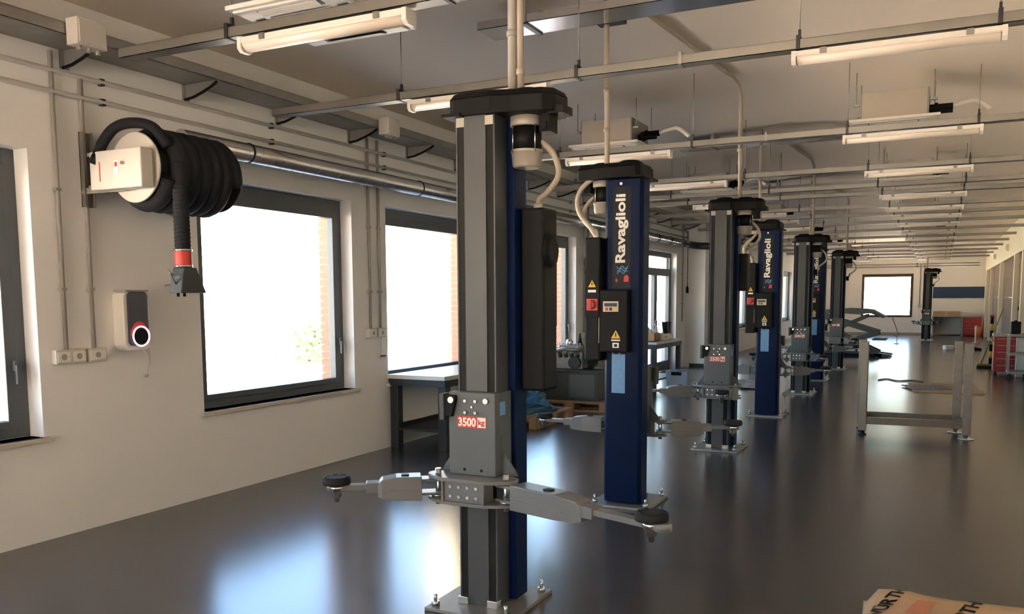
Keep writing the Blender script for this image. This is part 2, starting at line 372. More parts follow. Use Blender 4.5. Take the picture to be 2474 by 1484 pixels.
# right wall: beam above, ribbed sectional doors between cream posts
PY = [-1.5, 4.0, 9.0, 14.0, 19.0, 22.6, 25.0, 30.8, 36.6, 39.8]
rw = MB().box(XR, XR+0.25, YB, YF, 2.69, 4.5).box(XR, XR+0.25, YB, PY[0], 0, 2.69).box(XR, XR+0.25, PY[-1], YF, 0, 2.69)
for y in PY: rw.box(XR-0.015, XR+0.25, y-0.13, y+0.13, 0, 2.69)
wr = struct('wall_right', rw, 'cream', 'cream right-hand wall with posts between the sectional doors')
for i in range(len(PY)-1):
    a, b_ = PY[i]+0.13, PY[i+1]-0.13
    d = tag(thing('door_%d' % (i+2), None, None, (XR+0.09, a, 0)), ('ribbed brownish sectional door in the right wall, %s' if i > 3 else 'unseen sectional door made white to bounce light, right wall, %s') % ordinal(i), None, None, 'structure')
    for k in range(5):
        z0 = k*0.538; pb = MB()
        n = max(4, int((b_-a)/0.11))
        for q in range(n):
            y0 = (b_-a)*q/n; y1 = (b_-a)*(q+1)/n
            pb.prism([(0.0, z0+0.004), (0.0, z0+0.534), (0.05, z0+0.534), (0.05, z0+0.004)], 1, y0, y1-0.018) if False else pb.box(0.0, 0.05, y0, y1-0.02, z0+0.004, z0+0.534)
        pb.box(0.012, 0.05, 0, b_-a, z0+0.002, z0+0.536)
        pb.build('door_panel', 'doorpanel' if i > 3 else 'plaster', d)  # near doors, out of view, are made white to bounce light onto the window wall
    if i in (5, 4):
        for q in (0.25, 0.65): MB().box(-0.04, 0.0, (b_-a)*q, (b_-a)*q+0.5, 1.30, 1.40).build('door_handle', 'black', d)
for k, (y, z) in enumerate(((27.6,2.99),(33.85,3.0))):
    t_ = thing('wall_box', 'small grey box high on the cream wall, %s' % ('nearer one' if k == 0 else 'farther one'), 'box', (XR, y, z), 0, 'boxes high on the right wall')
    MB().box(-0.06,0,-0.11,0.11,-0.09,0.09).build('housing', 'boxgrey', t_, bevel=0.006); MB().box(-0.066,-0.06,-0.08,0.08,-0.06,0.06).build('cover', 'pvc', t_)

# ---------------------------------------------------------------- outside
tag(MB().box(-600, XL-0.22, -300, 700, -0.25, -0.05).build('yard', 'ground'), 'pale sunlit concrete yard outside the windows', None, None, 'structure')
tag(MB().box(-300, 300, YF+0.2, 700, -0.26, -0.06).build('rear_yard', 'ground'), 'pale sunlit ground beyond the end wall', None, None, 'structure')
tag(MB().box(-60, 60, -80, YB-0.2, -0.26, -0.06).build('front_yard', 'ground'), 'pale ground outside the added gateway', None, None, 'structure')
lawn = tag(MB().box(-42, -17.5, 2, 60, -0.06, -0.03).build('lawn', 'grass'), 'strip of grass beyond the yard outside the windows', None, None, 'structure')
fw_ = thing('boundary_fence', 'low post and rail fence outside the windows', 'fence', (-17.4, 0, -0.05))
MB().box(-0.04,0.04,5,55,0.40,0.47).build('rail', 'render', fw_)
for k in range(18):
    MB().box(-0.05,0.05,5+k*2.9,5.1+k*2.9,0,0.42).build('post', 'render', fw_)
col = thing('porch_column', 'round pale column outside the window above the workbench', 'column', (-7.6, 12.65, -0.05))
MB().cyl((0,0,0),(0,0,4.2),0.24,n=24).build('shaft', 'render', col); MB().box(-0.32,0.32,-0.32,0.32,0,0.12).build('base', 'render', col)
def shrub(x, y, h, label):
    t_ = thing('shrub', label, 'shrub', (x, y, -0.05), 0, 'shrubs outside the windows')
    mb = MB()
    for i in range(5): mb.cyl((0,0,0),(random.uniform(-.2,.2)*h,random.uniform(-.2,.2)*h,h*random.uniform(.6,.95)),0.02,0.006,n=5)
    mb.build('stem', 'wood', t_)
    mb = MB()
    for i in range(130):
        a = random.uniform(0, 2*PI); rr = h*0.42*math.sqrt(random.random()); z = h*random.uniform(.2,1)
        c = Vector((math.cos(a)*rr, math.sin(a)*rr, z)); d = Vector((random.gauss(0,1),random.gauss(0,1),random.gauss(0,1))).normalized()
        e = d.orthogonal().normalized(); l = h*random.uniform(.07,.12)
        mb.add([c-d*l, c+e*l*.45, c+d*l, c-e*l*.45], [(0,1,2,3)])
    mb.build('foliage', 'leaf', t_)
for x, y, h, l_ in ((-13.5,16.4,1.05,'leafy shrub outside the large window, left one'),(-14.0,17.9,0.7,'low leafy shrub outside the large window, middle one'),(-13.6,19.0,0.9,'leafy shrub outside the large window, right one'),(-14,24.0,0.9,'leafy shrub outside the window above the workbench')):
    shrub(x, y, h, l_)

# ---------------------------------------------------------------- two-post lift columns
def lift_post(label, x, y, rz=0.0, dz=0.0, arms=(), detail=True, cabinet=True, control=True, text_ok=True, name='lift_post', capflip=False):
    P = thing(name, label, 'car lift', (x, y, 0), rz, 'lift posts')
    TOP = 2.57
    # base
    MB().box(-0.25,0.25,-0.15,0.40,0,0.02).build('base_plate', 'galv2', P, bevel=0.003)
    for bx, by in ((-0.21,-0.10),(0.21,-0.10),(-0.21,0.34),(0.21,0.34)):
        MB().cyl((bx,by,0.02),(bx,by,0.045),0.022,n=6).cyl((bx,by,0.04),(bx,by,0.085),0.010,n=8).build('anchor_bolt', 'zinc', P)
    for sx in (-1, 1): MB().box(sx*0.088-0.03,sx*0.088+0.03,-0.02,0.03,0.02,0.06).build('guide_foot', 'zinc', P, bevel=0.003)
    # rail extrusion
    prof = [(-.112,0),(-.104,0),(-.104,.016),(-.062,.016),(-.062,-.004),(.062,-.004),(.062,.016),(.104,.016),(.104,0),(.112,0),(.112,.135),(-.112,.135)]
    MB().prism(prof, 2, 0.02, TOP).build('column', 'grey', P)
    for sx in (-1, 1): MB().box(sx*0.083-0.0205,sx*0.083+0.0205,0.002,0.0158,0.06,TOP-0.05).build('guide_strip', 'strip', P)
    for sx in (-1, 1): MB().box(sx*0.083-0.023,sx*0.083+0.023,-0.006,0.012,TOP-0.05,TOP-0.005).build('guide_end', 'motor', P)
    cov = [(-.155,.135),(-.155,.275),(-.13,.30),(.13,.30),(.155,.275),(.155,.135),(.148,.135),(.148,.270),(.127,.293),(-.127,.293),(-.148,.270),(-.148,.135)]
    cv = MB().prism([(-.155,.135),(.155,.135),(.155,.275),(.13,.30),(-.13,.30),(-.155,.275)][::-1], 2, 0.03, TOP-0.01).build('rear_cover', 'blue', P, bevel=0.004)
    MB().cyl((0.02,0.30,TOP-0.045),(0.02,0.306,TOP-0.045),0.012,n=10).build('cover_screw', 'chrome', cv)
    # belt cover on top
    cp = MB(); cap = []
    out = [(-.135,-.02),(-.10,-.035),(.10,-.035),(.20,.0),(.36,.03),(.41,.08),(.415,.22),(.38,.29),(.20,.33),(-.10,.33),(-.135,.31)]
    cp.prism(out[::-1], 2, TOP, TOP+0.085)
    ins = [(px*0.94+.01, py*0.9+.015) for px, py in out]
    n_ = len(out)
    cp.add([(a,b_,TOP+0.085) for a,b_ in out]+[(a,b_,TOP+0.115) for a,b_ in ins], [(i,(i+1)%n_,n_+(i+1)%n_,n_+i) for i in range(n_)]+[tuple(range(n_,2*n_))])
    c_ = cp.build('belt_cover', 'black', P, bevel=0.006)
    MB().lathe((0.0,0.15,TOP+0.10),(0.0,0.15,TOP+0.145),[(0.11,0),(0.10,0.6),(0.07,1)],18).build('cover_dome', 'black', c_)
    MB().lathe((0.22,0.16,TOP+0.10),(0.22,0.16,TOP+0.138),[(0.10,0),(0.09,0.6),(0.06,1)],18).build('cover_dome', 'black', c_)
    MB().box(-.165,-.06,-.05,.33,TOP-.004,TOP+.012).build('cover_flange', 'black', c_); MB().box(.36,.45,.08,.2,TOP-0.01,TOP+0.03).build('cover_lug', 'black', c_)
    # motor
    mx_, my_ = 0.215, 0.16
    mo = MB().lathe((mx_,my_,2.52),(mx_,my_,TOP),[(0.082,0),(0.086,0.15),(0.086,1)],20).build('motor', 'motor', P)
    MB().lathe((mx_,my_,2.40),(mx_,my_,2.52),[(0.076,0),(0.076,1)],20).build('motor_body', 'black', mo)
    MB().lathe((mx_,my_,2.315),(mx_,my_,2.405),[(0.062,0),(0.074,0.12),(0.080,0.85),(0.083,0.86),(0.083,1)],20).build('motor_end_bell', 'motor', mo)
    for a in (-2.2,-0.6,1.0,2.6): MB().cyl((mx_+0.081*math.cos(a),my_+0.081*math.sin(a),2.39),(mx_+0.081*math.cos(a),my_+0.081*math.sin(a),2.53),0.0035,n=6).build('tie_rod', 'zinc', mo)
    MB().box(.31,.37,.10,.20,2.48,TOP).box(.33,.355,.09,.11,2.49,2.53).build('motor_bracket', 'black', mo, bevel=0.004)
    # switch cabinet on the side
    if cabinet:
        sw = MB().box(.157,.29,.20,.38,1.16,2.12).build('switch_cabinet', 'black', P, bevel=0.014)
        MB().box(.165,.284,.38,.389,1.50,1.86).build('switch_plate', 'black', sw, bevel=0.003)
        kx = .222
        MB().prism([(kx-.032,1.735),(kx+.032,1.735),(kx,1.79)], 1, .389, .391).build('warning_triangle', 'yellow', sw)
        MB().box(kx-.004,kx+.004,.391,.392,1.750,1.772).build('warning_mark', 'black', sw)
        MB().box(kx-.033,kx+.033,.389,.391,1.695,1.715).build('switch_label', 'whitesign', sw)
        MB().box(kx-.045,kx+.045,.389,.391,1.555,1.645).build('switch_backing', 'redsign', sw)
        MB().lathe((kx,.389,1.60),(kx,.425,1.60),[(.036,0),(.036,.5),(.030,1)],18).box(kx-.008,kx+.008,.425,.435,1.57,1.63).build('rotary_switch', 'red', sw)
        MB().lathe((.29,.27,1.90),(.318,.27,1.90),[(.095,0),(.09,.6),(.06,1)],20).build('cable_gland', 'black', sw)
    elif cabinet is None:
        sw = MB().box(.157,.215,.24,.31,2.02,2.12).build('cable_box', 'black', P, bevel=0.01)
    else:
        sw = MB().box(.157,.245,.20,.33,1.72,2.12).build('cable_box', 'black', P, bevel=0.01)
        MB().box(.175,.225,.33,.334,1.80,1.86).build('box_label', 'whitesign', sw)
    # flexible conduit motor to cabinet
    pts = smooth_pts([(mx_+.07,my_+.02,2.45),(mx_+.13,my_+.05,2.38),(mx_+.145,my_+.07,2.28),(mx_+.07,my_+.10,2.20),(.225,.29,2.17),(.22,.29,2.11)])
    MB().tube(pts, 0.015, 10).build('flexible_conduit', 'pipe', sw)
    MB().cyl((.22,.29,2.11),(.22,.29,2.15),0.024,n=12).build('conduit_nut', 'motor', sw)
    # control box on the blue cover
    if control:
        cb = MB().box(-.065,.17,.30,.375,1.23,1.715).build('control_box', 'black', P, bevel=0.010)
        MB().box(.165,.178,.375,.38,1.30,1.69).build('cover_edge', 'pvc', cb)
        MB().box(.01,.135,.375,.377,1.545,1.625).build('display_label', 'boxgrey', cb)
        MB().box(.02,.125,.377,.378,1.585,1.612).build('display_window', 'cabgrey', cb)
        for q, mm in ((.105,'redsign'),(.072,'cabgrey'),(.040,'yellow')): MB().box(q-.012,q+.012,.377,.378,1.553,1.578).build('push_button', mm, cb)
        tx = .030
        MB().prism([(tx-.038,1.338),(tx+.038,1.338),(tx,1.402)], 1, .375, .377).build('warning_triangle', 'yellow', cb)
        MB().box(tx-.004,tx+.004,.377,.378,1.352,1.383).build('warning_mark', 'black', cb)
        MB().box(tx-.036,tx+.036,.375,.377,1.318,1.330).build('warning_caption', 'whitesign', cb)
        MB().box(tx-.026,tx+.026,.375,.377,1.265,1.305).build('lock_label', 'whitesign', cb)
        MB().box(tx-.012,tx+.012,.377,.378,1.274,1.294).build('lock_mark', 'black', cb)
        for q in (0.0, .055): MB().cyl((q+.012,.335,1.215),(q+.012,.335,1.23),0.009,n=8).build('cable_gland', 'chrome', cb)
    # info label, lettering and emblem on the cover
    MB().box(-.022,.088,.30,.3015,.905,1.212).build('info_label', 'skyblue', cv)
    MB().box(-.06,.085,.30,.3012,1.725,2.50).build('label_strip', 'bluedk', cv)
    if text_ok:
        text('Ravaglioli', 0.13, 'whitesign', cv, axes((0,0,1),(1,0,0),(0,1,0),(.012,.3022,2.185)), stretch=(0.525,0.105))
    em = MB()
    em.prism([(-.045,1.775),(-.005,1.775),(-.008,1.815),(-.028,1.832),(-.046,1.815)], 1, .301, .3025)
    em.prism([(.045,1.775),(.060,1.775),(.060,1.80),(.045,1.80)], 1, .301, .3025)
    em.build('red_emblem', 'redsign', cv)
    e2 = MB()
    for q in range(3): e2.tube([(-.04+.09*k/8, .302, 1.85+q*.018+.012*math.sin(k*1.4+q)) for k in range(9)], 0.004, 5)
    e2.build('blue_emblem', 'skyblue', cv)
    # carriage
    z = dz
    cr_ = MB().box(-.137,.137,-.062,.0,.735+z,1.17+z).box(-.137,-.125,0,.125,.735+z,1.17+z).box(.125,.137,0,.125,.735+z,1.17+z).build('carriage', 'carr', P, bevel=0.006)
    for sx in (-1, 1):
        MB().prism([(sx*.137,.735+z),(sx*.225,.735+z),(sx*.21,.765+z),(sx*.137,.865+z)], 1, .015, .027).build('gusset', 'carr', cr_)
    MB().prism([(-.175,1.155+z),(-.085,1.155+z),(-.083,1.13+z),(-.108,1.04+z),(-.165,1.04+z)], 1, -.085, -.064).build('latch_bracket', 'black', cr_, bevel=0.004)
    MB().box(-.178,-.150,-.09,-.02,1.02+z,1.16+z).build('latch_guard', 'cabgrey', cr_, bevel=0.004)
    bolts = [(-.105,1.130,.017),(.085,1.128,.015),(-.035,1.125,.008),(.025,1.125,.008),(.005,1.095,.006),(-.035,1.065,.008),(.025,1.065,.008)]
    for bx, bz, br in bolts: MB().cyl((bx,-.062 if bx > -.1 else -.085,bz+z),(bx,-.074 if bx > -.1 else -.099,bz+z),br,n=10).build('bolt', 'zinc', cr_)
    for bx in (-.045,.055): MB().cyl((bx,-.062,.765+z),(bx,-.0635,.765+z),.008,n=10).build('bolt_hole', 'black', cr_)
    st = MB().box(-.085,.085,-.0635,-.062,.985+z,1.045+z).build('load_sticker', 'redsign', cr_)
    MB().box(.035,.082,-.0642,-.0635,.989+z,1.041+z).build('sticker_field', 'whitesign', st)
    if detail:
        text('3500', 0.06, 'whitesign', st, axes((1,0,0),(0,0,1),(0,-1,0),(-.026,-.0645,1.015+z)), stretch=(.104,.046))
        text('kg', 0.05, 'redsign', st, axes((1,0,0),(0,0,1),(0,-1,0),(.0585,-.0650,1.013+z)), stretch=(.038,.036))
    else:
        MB().box(-.078,.028,-.0642,-.0635,1.0+z,1.03+z).build('sticker_field', 'whitesign', st)
    MB().box(.137,.1385,-.01,.05,1.05+z,1.12+z).build('blue_sticker', 'skyblue', cr_)
    # yoke with arm pins
    def plate(z0, z1):
        pl = [(-.125,-.17),(.125,-.17),(.20,-.135),(.245,-.10),(.262,-.06),(.25,-.02),(.20,.01),(-.20,.01),(-.25,-.02),(-.262,-.06),(-.245,-.10),(-.20,-.135)]
        return MB().prism(pl[::-1], 2, z0, z1)
    yk = plate(.715+z,.735+z).build('arm_yoke', 'arm', P, bevel=0.003)
    plate(.595+z,.612+z).build('yoke_plate', 'arm', yk, bevel=0.003)
    MB().box(-.125,.125,-.155,-.064,.612+z,.715+z).box(-.125,-.113,-.17,-.155,.612+z,.715+z).box(.113,.125,-.17,-.155,.612+z,.715+z).build('yoke_channel', 'arm', yk, bevel=0.002)
    for bx in (-.075,-.025,.025,.075):
        for bz in (.640,.690): MB().cyl((bx,-.155,bz+z),(bx,-.163,bz+z),.0085,n=8).build('bolt', 'zinc', yk)
    for (side, ang, Lm) in arms:
        a = math.radians(ang) - rz
        d = Vector((math.cos(a), math.sin(a), 0)); s_ = Vector((-d.y, d.x, 0)); p0 = Vector((side*.20, -.07, 0))
        MB().cyl(p0+Vector((0,0,.57+z)), p0+Vector((0,0,.76+z)), .016, n=12).lathe(p0+Vector((0,0,.612+z)), p0+Vector((0,0,.628+z)), [(.038,0),(.04,.5),(.034,1)], 16).build('pivot_pin', 'zinc', yk)
        am = MB(); b0 = 0.02; b1 = Lm*0.60
        def sec(t, w, zl, zh): 
            c = p0 + d*t
            return [c - s_*w/2 + Vector((0,0,zl+z)), c + s_*w/2 + Vector((0,0,zl+z)), c + s_*w/2 + Vector((0,0,zh+z)), c - s_*w/2 + Vector((0,0,zh+z))]
        secs = [sec(b0+.07, .125, .60, .728), sec(b1*.7, .12, .605, .728), sec(b1*.93, .105, .612, .716), sec(b1, .095, .622, .69)]
        vs = [q for ss in secs for q in ss]; fs = [(0,1,2,3)[::-1]]
        for k in range(3): fs += [(k*4+i, k*4+(i+1)%4, (k+1)*4+(i+1)%4, (k+1)*4+i) for i in range(4)]
        fs.append((12,13,14,15)); am.add(vs, fs)
        # two tongues reaching the pin
        am.bar(p0-d*.03+Vector((0,0,.705+z)), p0+d*.11+Vector((0,0,.705+z)), .10, .014); am.bar(p0-d*.03+Vector((0,0,.633+z)), p0+d*.11+Vector((0,0,.633+z)), .10, .014)
        ao = am.build('arm', 'arm', P, bevel=0.005)
        MB().bar(p0+d*(b0+.09)+s_*.0634+Vector((0,0,.655+z)), p0+d*(b1*.8)+s_*.0610+Vector((0,0,.655+z)), .004, .008).bar(p0+d*(b0+.09)-s_*.0634+Vector((0,0,.655+z)), p0+d*(b1*.8)-s_*.0610+Vector((0,0,.655+z)), .004, .008).build('weld_rib', 'arm', ao)
        MB().box(-.02,.02,-.02,.02,0,.006).build('slot', 'black', ao, loc=p0+d*(b1*.55)+Vector((0,0,.727+z)), rz=a)
        MB().bar(p0+d*(b1-.03)+Vector((0,0,.672+z)), p0+d*(b1+.06)+Vector((0,0,.672+z)), .085, .055).build('knuckle', 'arm', ao, bevel=0.004)
        ov = .06 if Lm > .7 else .01
        ex = MB().bar(p0+d*(b1+.03)+Vector((0,0,.676+z)), p0+d*(Lm+ov)+Vector((0,0,.676+z)), .06, .028).build('extension', 'arm', ao, bevel=0.003)
        MB().lathe(p0+d*(Lm+ov)+Vector((0,0,.660+z)), p0+d*(Lm+ov)+Vector((0,0,.695+z)), [(.038,0),(.04,.5),(.036,1)], 14).build('extension_stop', 'arm', ex)
        pc = p0+d*Lm
        pd = MB().lathe(pc+Vector((0,0,.690+z)), pc+Vector((0,0,.732+z)), [(.058,0),(.072,.12),(.075,.5),(.070,.95),(.05,1)], 20).build('lifting_pad', 'rubber', ao)
        for q in range(8):
            aa = q*PI/4
            MB().box(-.006,.006,-.012,.012,0,.005).build('pad_rib', 'rubber', pd, loc=pc+Vector((math.cos(aa)*.055,math.sin(aa)*.055,.729+z)), rz=aa)
        MB().lathe(pc+Vector((0,0,.600+z)), pc+Vector((0,0,.690+z)), [(.012,0),(.014,.25),(.024,.3),(.026,.55),(.042,.75),(.046,1)], 16).build('pad_screw', 'chrome', ao)
    return P

A = [
  ('nearest grey lift post with a red 3500kg sticker on its carriage', -2.145, 3.90, 0, 0, [(-1, 215, .53), (1, -20, .92)]),
  ('second lift post, blue cover with large white lettering and black control box', -2.215, 6.69, PI, -.07, [(1, 184, .62), (-1, 18, .58)]),
  ('third lift post from the camera, grey side with red sticker towards us', -2.12, 9.25, 0, -.02, [(-1, 212, .60), (1, -95, .46)]),
  ('fourth lift post, blue cover with white lettering, behind the third post', -2.125, 12.47, PI, -.05, [(1, 184, .6), (-1, 20, .55)]),
  ('fifth lift post, grey side with red sticker, left of a blue one', -2.12, 15.25, 0, -.02, [(-1, 215, .6), (1, -60, .5)]),
  ('sixth lift post, blue cover with white lettering, farthest of the blue ones', -2.19, 18.15, PI, -.05, [(1, 180, .6), (-1, 20, .55)]),
  ('seventh lift post, dark grey side, next to the scissor lift', -2.12, 20.85, 0, .0, [(-1, 200, .6), (1, -60, .5)]),
  ('farthest lift post standing alone in front of the end wall', -0.46, 35.9, 0, .0, [(-1, 120, .5), (1, 60, .5)]),
]
for i, (lb, x, y, rz, dz, ar) in enumerate(A):
    lift_post(lb, x, y, rz, dz, ar, detail=i in (0, 2, 4), cabinet=(i in (0, 1, 3, 5)) or (None if i > 2 else False), control=i in (1, 3, 5))

# ---------------------------------------------------------------- pipes, trays, lamps under the ceiling
def conduit(name, label, pts, r, m_='pipe', clips=(), group='drop conduits to the lift posts', k=0):
    t_ = thing(name, label, 'pipe', pts[0], 0, group)
    o = Vector(pts[0]); pp = [Vector(p)-o for p in (smooth_pts(pts, k) if k else pts)]
    MB().tube(pp, r, 10).build('tube', m_, t_)
    for c in clips: MB().lathe(Vector(c)-o-Vector((0,0,.015)), Vector(c)-o+Vector((0,0,.015)), [(r*1.25,0),(r*1.3,.5),(r*1.25,1)], 12).build('coupling', m_, t_)
    return t_
conduit('drop_conduit', 'thick grey conduit dropping onto the nearest lift post', [(-2.02,4.08,2.66),(-2.02,4.08,zceil(-2.02))], .024, 'pvc', [(-2.02,4.08,3.0)])
conduit('drop_conduit', 'slim beige conduit dropping onto the nearest lift post', [(-1.965,4.06,2.66),(-1.965,4.06,zceil(-1.965))], .017, 'pipe', [(-1.965,4.06,2.80)])
conduit('drop_conduit', 'beige conduit curving down to the switch cabinet of the second post',
        [(-2.385,6.45,zceil(-2.385)),(-2.38,6.45,3.3),(-2.375,6.45,2.78),(-2.39,6.45,2.66),(-2.50,6.44,2.58),(-2.585,6.43,2.50),(-2.61,6.42,2.40),(-2.575,6.41,2.30),(-2.50,6.40,2.22),(-2.435,6.40,2.12)], .02, 'pipe', [(-2.38,6.45,3.25),(-2.377,6.45,2.95)], k=4)
conduit('drop_conduit', 'conduit running along the ceiling then down to the third post', [(-2.2,6.75,zceil(-2.2)-.026),(-2.02,9.2,zceil(-2.02)-.026),(-1.985,9.36,3.86),(-1.97,9.40,3.75),(-1.96,9.40,2.68)], .022, 'pipe', [(-1.97,9.40,3.2)])
conduit('drop_conduit', 'beige conduit bending down to the fourth post',
        [(-2.29,12.3,zceil(-2.29)),(-2.29,12.3,3.2),(-2.28,12.28,2.75),(-2.30,12.25,2.55),(-2.42,12.20,2.40),(-2.46,12.18,2.30),(-2.36,12.16,2.20),(-2.345,12.18,2.12)], .02, 'pipe', [(-2.29,12.3,3.25)], k=4)
conduit('drop_conduit', 'conduit running along the ceiling then down to the fifth post', [(-2.12,13.2,zceil(-2.12)-.028),(-2.0,15.15,zceil(-2.0)-.028),(-1.985,15.33,3.84),(-1.98,15.36,3.7),(-1.975,15.36,2.68)], .024, 'pipe', [(-1.98,15.36,3.2)])
conduit('drop_conduit', 'conduit dropping to the sixth post', [(-2.36,18.0,zceil(-2.36)),(-2.36,18.0,2.7),(-2.37,17.95,2.4),(-2.38,17.9,2.12)], .022, 'pipe', k=3)
conduit('drop_conduit', 'conduit dropping to the seventh post', [(-2.12,19.2,zceil(-2.12)-.028),(-1.98,20.75,zceil(-1.98)-.028),(-1.95,20.95,3.82),(-1.95,20.95,2.68)], .024, 'pipe')
conduit('drop_conduit', 'conduit dropping to the farthest lift post', [(-.50,36.05,zceil(-.5)),(-.50,36.05,2.66)], .024, 'pipe')

TRAY = [4.0, 5.80, 8.93, 11.55, 13.35, 14.35, 16.4, 18.0, 20.0, 22.3, 25.0, 27.6, 30.2, 32.8, 35.4, 38.2]
LAMPS = {0, 1, 2, 3, 5, 6, 7, 8, 9, 10, 11, 12, 13, 14, 15}
lamp_proto = None
def lamp(label, x, y, z):
    global lamp_proto
    if lamp_proto is None:
        t_ = thing('tube_luminaire', label, 'lamp', (x,y,z), 0, 'tube luminaires under the trays')
        Lh = 0.575
        hs = MB().prism([(-.05,.0),(-.05,-.026),(-.044,-.034),(.044,-.034),(.05,-.026),(.05,.0)], 0, -Lh, Lh).build('housing', 'white', t_)
        pr = [(.047*math.cos(a_), -.034-.042*math.sin(a_)) for a_ in [PI*k/10 for k in range(11)]]
        MB().prism(pr, 0, -Lh+.02, Lh-.02, smooth=True).build('diffuser', 'diff', t_)
        for sx in (-1, 1):
            MB().prism([(-.052,.002),(-.052,-.06),(-.03,-.080),(.03,-.080),(.052,-.06),(.052,.002)], 0, sx*Lh-.014, sx*Lh+.014).build('end_cap', 'white', t_)
            MB().box(sx*.40-.02,sx*.40+.02,-.056,.056,-.03,.004).build('clip', 'galv', t_)
        lamp_proto = t_
        return t_
    o = copy_tree(lamp_proto); o['label'] = label; o.location = (x,y,z); return o
li = 0
for i, y in enumerate(TRAY):
    t_ = thing('cable_tray', 'hung metal cable tray crossing the hall, %s' % ordinal(i), 'cable tray', (0,y,3.19), 0, 'cable trays crossing the hall')
    x0, x1 = (-4.76 if i == 0 else -5.11), XR
    MB().box(x0,x1,-.05,.05,0,.004).box(x0,x1,-.05,-.047,0,.060).box(x0,x1,.047,.05,0,.060).box(x0,x1,-.05,-.040,.058,.061).box(x0,x1,.040,.05,.058,.061).build('channel', 'galv', t_)
    for k, xx in enumerate((-3.84,-2.35,-.86,.24)):
        MB().cyl((xx,0,.10),(xx,0,zceil(xx)-3.19),.004,n=6).build('hanger_rod', 'galv2', t_)
        MB().box(xx-.012,xx+.012,-.058,.058,-.004,.085).box(xx-.008,xx+.008,-.01,.01,.08,.13).build('hanger_clip', 'darkmetal', t_)
    if i in (1, 2):
        MB().box(-1.62,-1.60,-.054,.054,-.003,.082).build('joint_plate', 'galv2', t_)
    if i in LAMPS:
        for xx, row in ((-3.165,'left'),(-.31,'right')):
            lamp('white tube luminaire under a cable tray, %s row, %s' % (row, ordinal(li)), xx, y-.005, 3.178)
        li += 1
# ceiling-mounted feed trays for the posts
for i, (y, xa, xb) in enumerate(((6.20,-3.30,.9),(12.2,-3.4,.6),(17.45,-3.4,.6))):
    t_ = thing('feed_tray', 'wide zinc tray close under the ceiling, %s' % ordinal(i), 'cable tray', (0,y,3.72), 0, 'wide trays close under the ceiling')
    MB().box(xa,xb,-.15,.15,0,.004).box(xa,xb,-.15,-.146,0,.06).box(xa,xb,.146,.15,0,.06).build('channel', 'duct', t_)
    for xx in (-2.9,-.9):
        MB().box(xx-.02,xx+.02,-.16,.16,-.012,0).box(xx-.02,xx+.02,-.16,-.15,-.012,zceil(xx)-3.72).box(xx-.02,xx+.02,.15,.16,-.012,zceil(xx)-3.72).build('hanger', 'galv2', t_)
    MB().box(-2.45,-2.24,.14,.30,.02,.10).build('outlet_bracket', 'darkmetal', t_)

# longitudinal tray on wall brackets
t_ = thing('wall_cable_tray', 'long zinc cable tray on brackets along the top of the window wall', 'cable tray', (XL, 0, 3.36))
MB().box(0.0,0.35,-1,38,0,.004).box(0.346,0.35,-1,38,0,.075).box(0.0,0.004,-1,38,0,.075).box(.335,.35,-1,38,.072,.077).build('channel', 'galv2', t_)
for k in range(24):
    y = 3.02+k*1.068
    b_ = MB().box(0,.008,-.035,.035,-.125,.0).prism([(0.0,-.115),(0.0,0.0),(.35,0.0),(.35,-.035),(.20,-.068)], 1, -.005, .005).build('bracket', 'galv2', t_, loc=(0,y,0))
    MB().tube([(.004,-.014,-.118),(.10,-.014,-.108),(.20,-.014,-.080),(.29,-.014,-.048),(.352,-.014,-.015)], .011, 6).build('cable_loop', 'black', b_)
for i, (y, l_) in enumerate(((3.955,'white junction box on the wall tray, nearest the camera'),(7.40,'white junction box on the wall tray, between the two windows'))):
    t_ = thing('junction_box', l_, 'junction box', (XL+.36, y, 3.29), 0, 'junction boxes on the wall tray')
    MB().box(0,.11,-.11,.11,0,.17).build('housing', 'boxgrey', t_, bevel=.006); MB().box(.11,.117,-.10,.10,.01,.16).build('lid', 'boxgrey', t_, bevel=.003)
    for q in (-.07,0,.07): MB().cyl((.065,q,-.03),(.065,q,0),.016,n=10).build('cable_gland', 'pvc', t_)

# conduits on the window wall
for z, l_ in ((3.065,'lower long grey conduit along the window wall'),(3.205,'upper long grey conduit along the window wall')):
    t_ = thing('wall_conduit', l_, 'pipe', (XL+.025, 0, z), 0, 'conduits along the window wall')
    MB().cyl((0,-1,0),(0,20.3,0),.0165,n=10).build('tube', 'pvc', t_)
    for k in range(9): MB().box(-.025,.012,2.6+k*1.75,2.63+k*1.75,-.024,.024).build('clip', 'darkmetal', t_)
for y, z0, z1, l_ in ((3.97,1.31,3.33,'vertical conduit down to the left socket box'),(4.19,1.31,3.22,'vertical conduit down to the right socket box'),
                     (7.56,1.31,3.33,'left vertical conduit between the two windows'),(7.74,1.31,3.33,'right vertical conduit between the two windows'),
                     (13.72,1.05,3.33,'left vertical conduit beside the fourth window'),(13.9,1.05,3.33,'right vertical conduit beside the fourth window'),
                     (19.95,1.1,3.33,'vertical conduit beside the glazed door')):
    t_ = thing('wall_conduit', l_, 'pipe', (XL+.022, y, z0), 0, 'vertical conduits on the window wall')
    MB().cyl((0,0,0),(0,0,z1-z0),.0145,n=10).build('tube', 'pvc', t_)
    for q in (.42,1.1): MB().box(-.022,.016,-.022,.022,q-.01,q+.01).build('clip', 'pvc', t_)
